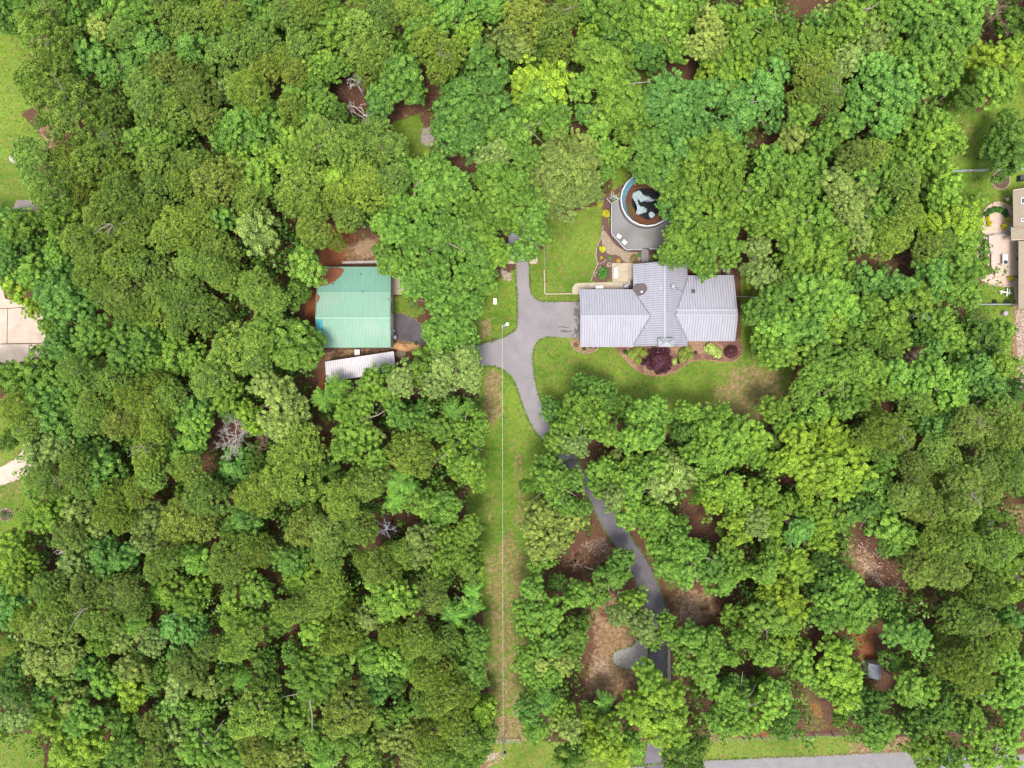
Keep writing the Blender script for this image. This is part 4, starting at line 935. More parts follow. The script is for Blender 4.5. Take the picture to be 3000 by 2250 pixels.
for py, hh in ((589, 18), (645, 9)):
    x0_, x1_ = 2989, 3012
    zz = lambda px: zt+(6.6-zt)*(px-2967)/193
    fr = MB().slab([W(x0_, py-hh/2, zz(x0_))+Vector((0,0,.16)), W(x0_, py+hh/2, zz(x0_))+Vector((0,0,.16)), W(x1_, py+hh/2-2, zz(x1_))+Vector((0,0,.16)), W(x1_, py-hh/2-2, zz(x1_))+Vector((0,0,.16))], .14).build('skylight', M['white'], nh)
    MB().slab([W(x0_+2, py-hh/2+2, zz(x0_+2))+Vector((0,0,.2)), W(x0_+2, py+hh/2-2, zz(x0_+2))+Vector((0,0,.2)), W(x1_, py+hh/2-4, zz(x1_))+Vector((0,0,.2)), W(x1_, py-hh/2, zz(x1_))+Vector((0,0,.2))], .03).build('pane', M['glass'], fr)
s6 = 3.4
nd = thing('garden_deck', W(2940, 755), 'weathered wooden deck beside the tan house at the right edge', 'deck')
n_ = 44
for k in range(n_):                          # boards run across, slightly tilted like the photo's
    y0_ = 690+k*2.72; xl = 2898 if y0_ < 742 else 2904 if y0_ < 790 else 2915
    if y0_ > 812: break
    p, q_ = W(xl+rnd.uniform(-.5, .5), y0_, .5), W(2990, y0_-1, .5); MB().bar(p, q_, .152, .05).build('board', M['deckwood'], nd)
MB().prism([W(2900, 692), W(2990, 690), W(2990, 808), W(2915, 808)], .0, .44).build('base', M['joint'], nd)
for pts in ([(2897, 690), (2930, 687), (2962, 689)], [(2897, 690), (2899, 742)]):
    for a_, c_ in zip(pts, pts[1:]): MB().bar(W(*a_, 1.4), W(*c_, 1.4), .1, .06).build('top_rail', M['grey'], nd)
    for a_ in pts: p = W(*a_, .5); MB().box((p.x, p.y, .95), (.1, .1, .95)).build('rail_post', M['grey'], nd)
sheet('neighbor_patio', chaikin(cv(2860, 540, 5.95, [(60,800),(110,700),(125,560),(130,480),(180,400),(330,320),(440,330),(560,390),(640,430),(640,900),(230,920)]), 1), .03, M['paver'])
sheet('neighbor_bed', chaikin(cv(2860, 680, 3.4, [(10,120),(60,40),(130,60),(150,200),(200,400),(420,440),(440,560),(330,545),(150,525),(60,490),(10,420),(0,250)]), 1), .03, M['paver'])
sheet('neighbor_walk', A([(2968, 840), (2991, 842), (2990, 895), (2975, 892)]), .05, M['concrete'])
stones('stone_edging', cv(2860, 540, 5.95, [(60,790),(105,700),(120,560),(130,480),(180,390),(330,315),(430,325),(540,375),(640,425)]), .35, M['pebble'], 'pale curved stone border round the arched flower bed at the right', 'edging', hgt=.3)
stones('stone_edging', cv(2860, 680, 3.4, [(130,50),(60,70),(20,150),(5,260),(10,420),(60,490),(150,525),(330,545)]), .35, M['pebble'], 'pale curved stone border below the wooden garden deck', 'edging', hgt=.3)
c0 = W(2936, 762, .53); ht = thing('patio_table', (c0.x, c0.y, .53), 'white rectangular table with a dark round lid on the garden deck', 'table')
MB().box(c0+Vector((0, 0, .72)), (.85, 1.75, .05)).build('table_top', M['white'], ht); MB().lathe(c0+Vector((.05, -.5, .745)), [(.36, 0), (.38, .06), (.2, .2), (.03, .24)], 18).build('round_lid', M['dark'], ht)
for sx in (-.36, .36):
    for sy in (-.8, .8): MB().box(c0+Vector((sx, sy, .36)), (.06, .06, .68)).build('leg', M['grey'], ht)
c0 = W(2979, 759, .53); dc = thing('garden_chair', (c0.x, c0.y, .53), 'black garden chair beside the white table on the garden deck', 'chair')
MB().box(c0+Vector((0, 0, .42)), (.55, .55, .05)).build('seat', M['dark'], dc); MB().box(c0+Vector((.28, 0, .7)), (.05, .55, .55)).build('backrest', M['dark'], dc)
for sx in (-.24, .24):
    for sy in (-.24, .24): MB().box(c0+Vector((sx, sy, .2)), (.04, .04, .4)).build('leg', M['dark'], dc)
c0 = W(2985, 737, .53); cb = thing('cooler', (c0.x, c0.y, .53), 'blue cooler with a white lid on the garden deck near the wall', 'cooler')
MB().box(c0+Vector((0, .1, .22)), (.5, .6, .44)).build('body', M['blue'], cb); MB().box(c0+Vector((0, -.35, .2)), (.45, .3, .4)).build('lid', M['white'], cb)
c0 = W(2983, 783, .53); bb = thing('bench', (c0.x, c0.y, .53), 'narrow white bench along the house side of the garden deck', 'bench')
MB().box(c0+Vector((0, 0, .45)), (.28, 1.9, .05)).build('seat', M['white'], bb)
for sy in (-.8, .8): MB().box(c0+Vector((0, sy, .21)), (.24, .06, .42)).build('leg', M['white'], bb)
c0 = W(2957, 670.5); lb_ = thing('water_tub', c0, 'pale blue tub standing near the yellow shrub at the right edge', 'tub')
MB().lathe(c0, [(.3, 0), (.42, .45), (.45, .48), (.4, .46), (.28, .1)], 14).build('tub', M['ltblue'], lb_)
c0 = W(2942, 857); gs = thing('garden_ornament', c0, 'white wooden ornament like a small glider lying on the right lawn', 'ornament')
MB().bar(c0+Vector((-1.15, .18, .35)), c0+Vector((1.15, -.18, .35)), .16, .14).build('body', M['white'], gs)
for t, l_ in ((-.9, .35), (.15, .75), (.55, .5)): MB().bar(c0+Vector((t, -l_, .45)), c0+Vector((t+.15, l_, .45)), .16, .05).build('crossbar', M['white'], gs)
MB().tube([c0, c0+Vector((0, 0, .3))], .05, 6).build('post', M['grey'], gs)
c0 = W(2938, 919); wr = thing('water_barrel', c0, 'grey round barrel on the grass below the right fence', 'barrel')
MB().lathe(c0, [(.42, 0), (.47, .3), (.42, .75), (.38, .78)], 16).build('barrel', M['fence'], wr); MB().lathe(c0+Vector((0, 0, .79)), [(.4, 0), (.4, .04), (.05, .06)], 16).build('lid', M['cap'], wr)
c0 = W(2950, 584.5); rk = MB().lathe(c0, [(.3, 0), (.4, .15), (.25, .32), (.02, .38)], 9).build('boulder', M['pebble'], None); setp(rk, 'pale boulder above the arched flower bed at the right edge', 'boulder')
rk = MB(); c0 = W(45, 467); rk.lathe(c0, [(.7, 0), (.85, .35), (.6, .8), (.25, .95), (.02, 1.0)], 11); o = rk.build('boulder', M['rock'], None); setp(o, 'grey brown boulder on the bright lawn near the left edge', 'boulder')
c0 = W(2985, 525); ac3 = thing('air_conditioner', c0, 'dark unit with white top at the corner of the tan house', 'air conditioner')
MB().box(c0+Vector((0, 0, .5)), (.9, .9, 1.0)).build('casing', M['dark'], ac3); MB().box(c0+Vector((.5, .1, 1.03)), (.5, .8, .06)).build('lid', M['white'], ac3)
c0 = W(1479, 1112)
# ------------------------------------------------------------------ vegetation
rng = np.random.default_rng(11)
def unit(v): return v/np.maximum(np.linalg.norm(v, axis=-1, keepdims=True), 1e-9)
def leaf_quads(c, nrm, size, asp=.7, rng=rng, bend=.25):
    n = len(c); t = unit(np.cross(nrm, rng.normal(size=(n, 3)))); bt = np.cross(nrm, t)
    s = size[:, None] if hasattr(size, '__len__') else size
    a = c - t*s; b = c + bt*s*asp - nrm*s*bend; d = c + t*s; e = c - bt*s*asp - nrm*s*bend
    return np.stack([a, e, d, b], 1).reshape(-1, 3)
def crown_mesh(name, c, nrm, size, var, asp=.7, mt='leaf', bend=.25):
    co = leaf_quads(c, nrm, size, asp, bend=bend); me = bpy.data.meshes.new(name)
    npmesh(me, co, np.arange(len(co)).reshape(-1, 4), var); me.materials.append(M[mt]); return me
def darts(n, spacing, f, rng):
    out = []
    for _ in range(n*60):
        r = math.sqrt(rng.random()); t = rng.random()*2*math.pi; p = (r*math.cos(t), r*math.sin(t))
        if all((p[0]-q[0])**2+(p[1]-q[1])**2 > spacing**2 for q in out): out.append(p)
        if len(out) >= n: break
    return out
def broad(seed, n=52, spacing=.185, per=230, ls=.028, rc=(.115, .185), jz=.17, dome=.55, mt='leaf', lobe=.21, asp=.75, name='crown', side=34, spread=.75):
    r = np.random.default_rng(seed); ph = r.random(4)*6.28
    def rad(t): return .90*(1+lobe*math.cos(2*t+ph[0])+lobe*.8*math.cos(3*t+ph[1])+lobe*.6*math.cos(5*t+ph[2])+lobe*.4*math.cos(8*t+ph[3]))
    cl = []
    for x, y in darts(n, spacing, None, r):
        t = math.atan2(y, x); rho = math.hypot(x, y); k = rad(t)
        z = dome*(1-rho**2.2)-.12+r.normal()*jz
        cl.append((x*k, y*k, z, r.uniform(*rc)*(1.1-.35*rho), r.random()))
    for k in range(side):
        t = r.random()*6.28; rho = r.uniform(.55, .92); kk = rad(t); cl.append((rho*kk*math.cos(t), rho*kk*math.sin(t), r.uniform(-.5, -.08), r.uniform(.12, .19), r.random()*.7))
    for k in range(n//2 if jz > .05 else 0):
        t = r.random()*6.28; rho = math.sqrt(r.random())*.85; kk = rad(t); cl.append((rho*kk*math.cos(t), rho*kk*math.sin(t), dome*(1-rho**2.2)-.62, r.uniform(.14, .20), r.random()*.8))
    cs, ns, vs, ss = [], [], [], []
    for x, y, z, rr, v in cl:
        m = int(per*(rr/.155)**2); d = unit(r.normal(size=(m, 3))); d[:, 2] = np.abs(d[:, 2])*1.0-.25*r.random(m)
        # small sub-lobes give each clump a ragged outline
        wob = 1+.25*np.sin(d[:, 0]*7+v*40)*np.sin(d[:, 1]*7+v*17)
        rad_ = rr*(.55+.5*np.sqrt(r.random(m)))*wob
        p = d*rad_[:, None]*np.array([1, 1, .72])+np.array([x, y, z]); cs.append(p)
        ns.append(unit(d*.9+r.normal(size=(m, 3))*spread+np.array([0, 0, .8])))
        vs.append(np.clip(.5+(v-.5)*.5+r.normal(size=m)*.26, 0, 1)); ss.append(ls*r.uniform(.6, 1.35, m))
    return crown_mesh(name, np.concatenate(cs), np.concatenate(ns), np.concatenate(ss), np.concatenate(vs), asp, mt)
def pine(seed, n=190, spacing=.105, per=46, name='crown'):
    r = np.random.default_rng(seed); ph = r.random(4)*6.28
    def rad(t): return .93*(1+.10*math.cos(2*t+ph[0])+.09*math.cos(3*t+ph[1])+.06*math.cos(6*t+ph[2]))
    tf = []
    br = [(r.random()*6.28, r.uniform(.35, .85)) for _ in range(11)]
    for x, y in darts(n, spacing, None, r):
        t = math.atan2(y, x); rho = math.hypot(x, y); k = rad(t)
        lump = sum(math.exp(-((x-b*math.cos(a))**2+(y-b*math.sin(a))**2)/.035) for a, b in br)
        z = .48*(1-rho**2.4)-.1+.11*min(lump, 1.6)+r.normal()*.035
        if lump < .12 and rho > .35 and r.random() < .45: z -= .25
        tf.append((x*k, y*k, z, r.uniform(.075, .105), r.random()))
    for k in range(60):
        t = r.random()*6.28; rho = r.uniform(.5, .95); tf.append((rho*math.cos(t)*rad(t), rho*math.sin(t)*rad(t), r.uniform(-.55, -.1), r.uniform(.09, .13), r.random()*.6))
    C_, D_, S_, V_ = [], [], [], []
    for x, y, z, rr, v in tf:
        m = per; d = unit(r.normal(size=(m, 3))+np.array([0, 0, .35])); d[:, 2] = np.abs(d[:, 2])*.9-.12
        C_.append(np.array([x, y, z])+d*rr*.62); D_.append(d); S_.append(np.full(m, rr*.5)*r.uniform(.7, 1.2, m)); V_.append(np.clip(.5+(v-.5)*.5+r.normal(size=m)*.17, 0, 1))
    c, d, s, v = map(np.concatenate, (C_, D_, S_, V_)); n_ = len(c)
    side_ = unit(np.cross(d, r.normal(size=(n_, 3)))); s = s[:, None]; w = s*.30
    co = np.stack([c-d*s, c-side_*w, c+d*s, c+side_*w], 1).reshape(-1, 3)
    me = bpy.data.meshes.new(name); npmesh(me, co, np.arange(len(co)).reshape(-1, 4), v); me.materials.append(M['leaf']); return me
def feather(seed, name='crown'):
    r = np.random.default_rng(seed); C_, N_, S_, V_ = [], [], [], []
    for k in range(34):
        t = r.random()*6.28; L_ = r.uniform(.55, 1.05); z0 = r.uniform(.05, .45); v = r.random(); m = 210
        u = r.random(m)**.8; bend = r.normal()*.25
        x = u*L_; th = t+bend*u; w = .10*(1-abs(u-.45))*r.normal(size=m)*.9
        p = np.stack([x*np.cos(th)-w*np.sin(th), x*np.sin(th)+w*np.cos(th), z0+.12*np.sin(u*2.5)-.42*u*u+r.normal(size=m)*.02-np.abs(w)*.4], 1)
        C_.append(p); N_.append(unit(np.array([0, 0, 1.])+r.normal(size=(m, 3))*.4)); S_.append(.036*r.uniform(.6, 1.2, m)); V_.append(np.clip(.5+(v-.5)*.6+r.normal(size=m)*.14, 0, 1))
    m = 2600; d = unit(r.normal(size=(m, 3))); d[:, 2] = np.abs(d[:, 2]); C_.append(d*np.array([.6, .6, .25])*r.random(m)[:, None]**.4); N_.append(unit(d+r.normal(size=(m, 3))*.6)); S_.append(.036*r.uniform(.6, 1.2, m)); V_.append(r.random(m)*.6)
    return crown_mesh(name, *map(np.concatenate, (C_, N_, S_)), np.concatenate(V_), .5)
BROAD = [broad(100+i, n=46+4*(i % 4), spacing=.205-.006*(i % 3)) for i in range(9)]
BUSHY = [broad(200+i, n=80, spacing=.145, per=210, rc=(.09, .145), jz=.14, ls=.025) for i in range(5)]
PINE = [pine(300+i) for i in range(8)]
FEATH = [feather(400+i) for i in range(3)]
def trunk_mesh(seed, pine_=False):
    r = random.Random(seed); b = MB(); h = .98 if pine_ else .85
    pts = [(r.uniform(-.02, .02)*k, r.uniform(-.02, .02)*k, h*k/5) for k in range(6)]
    b.tube(pts, [.055*(1-.13*k) for k in range(6)], 8)
    for k in range(7 if not pine_ else 9):
        z = r.uniform(.5, .86) if not pine_ else r.uniform(.6, .95); t = r.uniform(0, 6.28); L_ = r.uniform(.4, .75)
        p0 = Vector((0, 0, z)); p2 = Vector((L_*math.cos(t), L_*math.sin(t), z+r.uniform(.03, .12))); p1 = p0.lerp(p2, .5)+Vector((r.uniform(-.05, .05), r.uniform(-.05, .05), .01))
        b.tube([p0, p1, p2], [.022, .014, .005], 5, caps=False)
    me = bpy.data.meshes.new('trunk'); me.from_pydata(b.v, [], b.f); me.shade_smooth(); me.materials.append(M['bark']); return me
TRB = [trunk_mesh(k) for k in range(4)]; TRP = [trunk_mesh(10+k, True) for k in range(3)]
COL = {'B': (.138, .262, .034), 'T': (.120, .255, .044), 'Y': (.205, .330, .030), 'D': (.092, .188, .026), 'L': (.200, .285, .066), 'P': (.178, .275, .048), 'O': (.185, .255, .052), 'F': (.125, .275, .034), 'G': (.165, .298, .036)}
DATA = {
(0, 0): """80 90 150 D;210 50 110 B;370 80 130 P;350 290 180 P;520 330 110 P;600 150 120 B;720 60 100 D;640 260 110 D;850 220 130 L;970 80 140 B;1080 170 110 B;1150 60 100 B;1400 90 180 P;1550 200 160 P;
1760 80 140 P;1890 130 90 P;2050 60 120 B;1900 240 110 B;1180 360 150 T;1080 520 130 T;1290 420 90 T;1550 400 150 T;760 450 140 T;640 520 90 T;900 360 120 D;880 560 120 T;320 690 180 P;560 700 100 P;
340 970 60 D;620 920 210 P;900 880 120 P;600 1080 140 P;880 1130 100 P;1400 600 200 O;1600 740 150 O;1180 740 160 P;1220 900 150 P;1450 880 150 P;1900 420 190 P;2090 330 150 P;2120 560 150 O;1700 620 80 G;
1830 720 110 L;2000 720 150 P;1110 1120 110 B;1280 1120 110 B;1430 1100 110 D;1650 940 110 O;1900 1000 150 B;2060 920 120 B;1850 1130 130 B;2100 1130 120 B;300 1330 190 P;560 1330 150 P;760 1300 160 P;640 1450 150 P;
1000 1400 150 P;1290 1300 160 P;1560 1330 140 P;1750 1450 170 O;1250 1560 160 P;950 1580 150 P;410 1560 150 P;640 1580 130 O;1450 1480 110 P;1590 1600 110 P;2100 1400 130 B;1960 1350 110 B;2000 1580 140 P;2150 180 110 B;450 440 110 P;1000 250 110 P""",
(700, 0): """390 90 130 P;560 60 130 P;620 210 130 G;780 230 130 G;760 90 110 B;500 380 140 P;340 490 140 P;450 580 110 O;1000 250 180 P;1090 390 150 P;960 440 130 P;1060 550 120 P;1230 480 120 B;1300 400 100 D;
1000 60 120 P;1150 100 110 P;1290 60 110 P;1440 110 130 P;1450 230 110 B;1640 80 130 B;1760 130 120 B;1600 210 110 B;1560 380 150 P;1690 450 130 P;1620 560 90 P;1850 270 110 Y;1910 60 110 B;2080 60 120 B;
680 520 120 G;800 550 90 B;620 680 120 B;680 820 100 B;480 790 120 B;1350 600 150 B;1200 700 130 B;1390 720 110 B;1130 850 110 T;1950 480 120 T;2070 620 120 T;1810 760 150 T;2010 740 130 T;1720 900 140 T;
1900 950 150 T;2100 880 130 T;1700 1140 130 T;1880 1120 130 T;2090 1090 130 B;2080 1230 120 L;2050 1400 140 B;2120 1560 120 B;700 1120 170 P;860 1180 150 P;560 1180 120 P;1080 1140 160 P;1220 1230 150 P;
1160 1330 120 P;980 1290 110 P;280 930 140 B;420 900 120 P;560 950 120 B;450 1130 120 B;350 1280 120 G;500 1450 150 P;420 1580 120 P;600 1570 120 O;780 1450 130 G;850 1590 120 P;1010 1430 130 P;
1080 1560 140 P;1250 1450 120 P;1450 1380 130 B;1600 1380 130 B;1550 1520 140 B;1750 1480 120 B;1350 1530 110 D;1700 1620 110 B;1890 1640 80 B;1260 1600 100 B;800 900 80 D;1640 1030 90 T""",
(1400, 0): """230 60 120 P;390 110 170 O;240 290 130 L;340 370 120 L;620 200 150 P;570 330 130 D;660 420 120 P;710 80 120 P;800 60 100 O;500 480 110 D;900 260 80 Y;880 40 80 B;1080 120 140 B;1000 210 110 D;1250 100 120 B;
1500 110 150 G;1620 200 130 B;1250 280 130 B;1430 270 130 B;1100 320 110 D;1700 60 130 B;1360 450 140 D;1220 410 110 D;1610 380 100 B;1880 200 120 L;1820 350 120 L;1950 350 80 L;2000 120 90 B;2120 200 120 B;
2130 340 110 B;1880 440 90 B;2000 500 120 B;2150 540 110 Y;1860 580 100 Y;1980 650 90 B;880 400 110 G;1000 470 140 G;1120 520 150 G;850 690 110 G;1050 640 120 G;1250 640 70 G;1150 740 100 G;580 680 170 Y;400 660 140 Y;
480 800 150 G;650 780 110 G;420 930 130 B;640 970 120 B;300 1100 150 B;380 1250 110 B;1080 870 150 G;1180 960 150 G;870 910 80 T;980 1040 110 B;1250 820 110 B;1310 950 120 B;1500 720 140 T;1700 760 150 T;1880 760 120 T;
1600 880 130 T;1780 950 130 T;1450 850 120 T;1400 950 110 B;1550 1000 120 T;2080 800 140 T;2150 930 110 T;2000 1080 130 T;1900 1180 130 B;1760 1130 120 T;2040 1270 120 B;1600 1080 120 T;1420 1120 110 T;1300 1230 110 T;
1450 1240 130 T;1620 1230 130 T;1700 1330 150 B;1900 1330 150 B;1360 1370 120 T;1500 1400 120 T;1650 1530 130 B;1880 1540 140 B;2040 1450 120 B;650 1150 130 L;850 1180 110 L;600 1300 150 L;780 1330 140 L;
900 1280 110 L;680 1480 150 L;870 1450 120 L;520 1440 120 L;790 1570 110 L;930 1540 90 L;1040 1400 70 B;1150 1260 80 G;1030 1220 90 B;300 1480 120 B;420 1560 110 B""",
(2200, 0): """50 150 120 T;60 40 100 Y;170 300 110 B;60 420 110 G;190 420 110 B;300 250 90 D;330 370 130 B;470 330 120 B;590 400 110 B;600 220 120 T;700 130 130 L;820 160 130 G;700 270 120 B;930 60 100 B;1060 60 120 G;
1200 150 130 B;1330 60 120 G;1440 130 110 B;1620 80 140 G;1780 60 130 G;1700 190 130 B;1770 280 90 B;930 240 120 L;1060 270 110 L;980 380 110 L;1240 240 110 B;1400 250 110 B;1560 330 110 B;1650 420 100 B;
1180 440 120 B;1350 430 140 G;1470 480 110 B;1400 600 130 B;1600 620 110 B;800 460 110 L;500 500 130 P;650 600 110 L;480 640 110 O;150 560 140 T;110 720 150 T;150 860 140 T;60 920 130 T;600 720 110 P;650 820 100 P;
430 800 110 P;420 920 110 B;1000 580 150 T;1180 590 130 T;1260 690 110 T;1100 730 150 T;820 740 80 T;1220 830 140 T;880 840 100 T;860 960 110 T;1110 1000 120 T;1330 1010 130 B;1450 950 110 B;1400 1140 130 G;
1560 1050 130 G;1650 1150 90 G;1530 1230 120 G;1210 1180 75 G;330 1120 110 L;700 1040 120 B;560 1200 140 B;860 1270 130 O;1000 1230 110 P;1040 1120 90 T;1180 1280 90 B;1270 1350 100 B;1430 1340 110 B;200 1340 150 B;
390 1340 110 B;120 1500 130 B;300 1460 130 B;500 1480 130 B;850 1430 130 B;1050 1400 110 B;700 1500 130 L;880 1590 120 L;1250 1470 130 P;1600 1480 120 G;1830 1600 80 G;1920 500 140 Y;2050 440 130 G;2150 560 120 Y;
1950 700 130 G;2080 690 110 G;1790 780 110 D;2080 1080 150 D;2100 1280 150 D;1980 1200 90 D;2130 180 130 D;2140 380 90 G""",
(0, 550): """450 190 130 B;600 160 110 B;180 300 110 B;60 250 110 T;60 380 110 T;250 340 110 B;480 330 100 B;280 460 110 D;110 500 110 D;60 640 110 T;830 230 150 P;950 340 150 P;1080 370 120 P;1090 110 130 P;830 110 120 P;
620 430 120 P;640 500 120 P;450 520 100 B;1250 130 140 P;1230 220 110 P;1430 260 120 P;1550 290 130 P;1350 390 130 P;1500 400 120 P;1750 480 150 P;1620 170 120 P;1900 100 120 P;1800 240 110 B;2080 340 170 L;
760 570 140 P;740 690 130 P;960 590 130 P;1150 620 130 P;1350 680 110 L;1550 600 130 P;1700 640 120 P;250 690 120 G;130 800 120 Y;270 960 80 Y;500 720 150 T;430 880 150 T;610 860 150 T;640 980 120 T;480 1030 120 T;
390 1100 80 B;850 830 130 P;1000 870 160 O;1080 980 120 P;1270 870 120 P;1480 850 130 P;1430 960 120 P;1650 1000 150 P;1450 1080 110 P;1600 1110 130 P;1850 740 120 P;2000 780 130 P;2130 860 130 P;2150 1080 110 B;
1240 1060 130 P;780 1180 130 G;680 1260 100 B;1000 1160 110 B;1150 1240 130 B;1000 1350 120 B;1100 1440 110 G;1410 1260 110 B;1420 1400 130 B;1280 1400 100 B;1560 1380 100 B;450 1280 110 T;560 1340 120 T;
1880 1330 190 P;2060 1240 140 P;2080 1410 120 P;280 1480 140 B;120 1540 130 B;450 1560 130 B;620 1500 130 P;760 1450 100 P;900 1560 120 P;1100 1590 120 P;1700 1560 140 P;1270 1620 120 P;2150 1600 110 L;330 820 60 D""",
(700, 550): """420 60 130 P;560 120 140 P;800 60 130 P;870 220 120 P;1050 60 130 P;600 350 130 P;780 440 70 P;540 640 140 B;640 600 75 B;470 860 100 D;150 830 150 P;280 920 110 P;440 1200 170 B;530 1350 130 B;400 1360 110 B;
1280 200 120 B;1400 160 110 B;1180 290 110 B;1270 340 110 B;1600 60 110 B;1900 120 120 B;1640 260 100 B;1500 330 110 B;1430 420 120 B;1620 400 110 B;1780 330 110 B;1930 320 110 B;2100 230 120 B;1180 520 90 B;
1260 620 110 B;1420 560 110 B;1620 580 130 B;1850 470 130 B;2030 440 110 B;2080 560 100 B;1950 600 110 B;1450 720 110 B;1400 800 100 B;1600 800 130 B;1800 740 120 G;1790 870 110 B;2000 740 110 B;2060 800 100 G;
1640 950 120 B;1800 1040 110 B;1900 960 90 B;1560 1150 90 B;1700 1150 130 B;1830 1180 100 B;1640 1280 110 B;1810 1300 110 B;800 1610 110 F;1210 1500 80 B;1310 1560 120 L;
1480 1450 130 B;1700 1450 150 L;1850 1400 110 L;1880 1530 110 L;1600 1590 130 L;660 1630 90 F;1070 1590 110 B""",
(1400, 550): """370 110 130 B;300 260 130 B;460 250 120 B;480 370 100 B;360 500 110 B;200 150 120 B;700 120 130 L;850 110 110 L;600 60 110 L;560 170 90 L;1850 60 140 B;2040 80 120 B;1530 150 80 T;1700 200 130 B;1900 230 140 B;
2080 260 90 B;1780 350 140 G;2000 360 130 G;1600 430 110 G;1700 500 130 B;1880 480 130 B;2040 520 110 B;1560 530 100 B;1680 600 110 B;1850 620 110 B;1990 590 80 B;2190 200 100 B;2170 650 50 L;2195 1060 45 B""",
(2200, 550): """60 120 100 B;350 60 110 B;250 180 150 G;420 110 110 B;130 290 130 G;330 330 150 G;560 260 150 G;700 150 110 G;540 450 160 G;400 480 130 G;700 420 140 G;780 300 130 L;870 370 110 L;800 170 110 L;620 600 140 G;350 620 120 G;60 490 110 L;
90 690 110 L;500 60 120 B;640 60 100 B;950 60 110 B;1030 140 110 B;980 400 120 B;960 490 110 B;1170 200 110 D;1180 340 150 P;1260 430 130 P;1100 440 120 P;1290 220 110 P;1400 80 110 D;1560 60 110 G;1800 130 90 G;1640 250 140 Y;
1740 310 110 Y;1500 300 110 Y;1700 420 130 G;1560 430 110 P;1440 490 110 P;1500 640 120 T;1650 600 130 B;1750 700 130 B;1600 780 140 B;1750 850 110 B;1450 780 130 T;1200 800 130 T;1080 760 100 T;950 750 130 T;1350 900 120 G;
1180 930 130 G;760 690 90 D;960 960 110 B;450 800 140 B;280 770 110 D;600 850 150 G;500 960 140 G;700 950 130 G;810 1010 100 B;200 920 120 B;80 1010 110 B;350 1050 110 G;210 1110 120 G;120 1240 120 B;300 1190 130 B;480 1130 130 B;
650 1110 130 G;780 1180 110 B;200 1360 120 B;400 1310 120 G;560 1310 110 B;1000 1140 110 B;1140 1080 120 G;1180 1190 120 G;950 1240 100 D;1270 1210 100 B;1130 1320 90 P;850 1400 140 B;700 1480 130 B;950 1470 130 G;850 1570 120 B;
1500 1080 110 B;1590 1150 110 G;1650 1240 110 B;1400 1180 90 D;1510 1260 90 T;1850 1190 120 D;1960 1270 90 D;1770 1290 90 D;2050 1150 90 G;1700 1430 110 D;1860 1480 130 T;2050 1450 120 G;1700 1560 120 B;1960 1600 120 T;2110 1570 110 G;
1180 1500 120 B;1100 1600 120 B;1350 1560 120 G;1500 1490 110 G;1570 1600 120 G;1430 1410 80 B;540 1460 110 B;440 1590 90 G""",
(1400, 1100): """900 110 130 D;1010 200 130 D;850 250 130 B;620 290 110 D;750 400 120 B;950 370 120 B;650 520 120 B;800 560 100 L;1050 480 100 B;1250 270 110 D;1400 270 100 B;1300 380 120 B;1480 340 90 B;1260 520 110 G;1400 500 110 B;
1700 290 90 B;1680 440 110 D;1850 400 140 B;1990 290 70 B;2080 470 130 B;1960 540 120 B;1780 630 110 B;1950 680 120 B;2130 600 120 B;1830 800 80 B;560 700 90 B;550 830 110 G;680 820 90 G;620 960 100 G;780 850 90 B;
720 1040 90 B;850 1080 85 B;560 1130 150 L;440 1120 110 L;450 1250 120 L;620 1280 150 L;760 1180 100 L;480 1430 100 L;590 1400 90 L;500 1520 90 B;1010 760 105 B;1150 800 120 G;1300 760 110 B;1450 760 120 B;
1600 800 140 L;1480 880 130 L;1250 900 110 B;1010 895 100 B;1110 990 100 L;1240 1010 90 B;1530 680 90 L;1200 1130 110 B;1350 1100 130 B;1480 1150 110 B;1420 1280 110 B;1600 1280 110 B;1480 1400 110 G;1640 1400 120 G;
1780 1420 90 B;1550 1540 130 G;1700 1530 110 G;1850 1560 130 B;1650 1170 50 B;1880 930 100 G;2020 900 120 G;1920 1040 90 Y;2100 1000 130 G;2080 1180 90 Y;2130 1290 100 Y;1960 1260 35 G;1770 1000 50 B;2050 1450 110 B;
2100 1580 110 B;1150 1500 100 B;1060 1570 100 B;1190 1600 65 B;400 900 60 B;1120 640 50 L""",
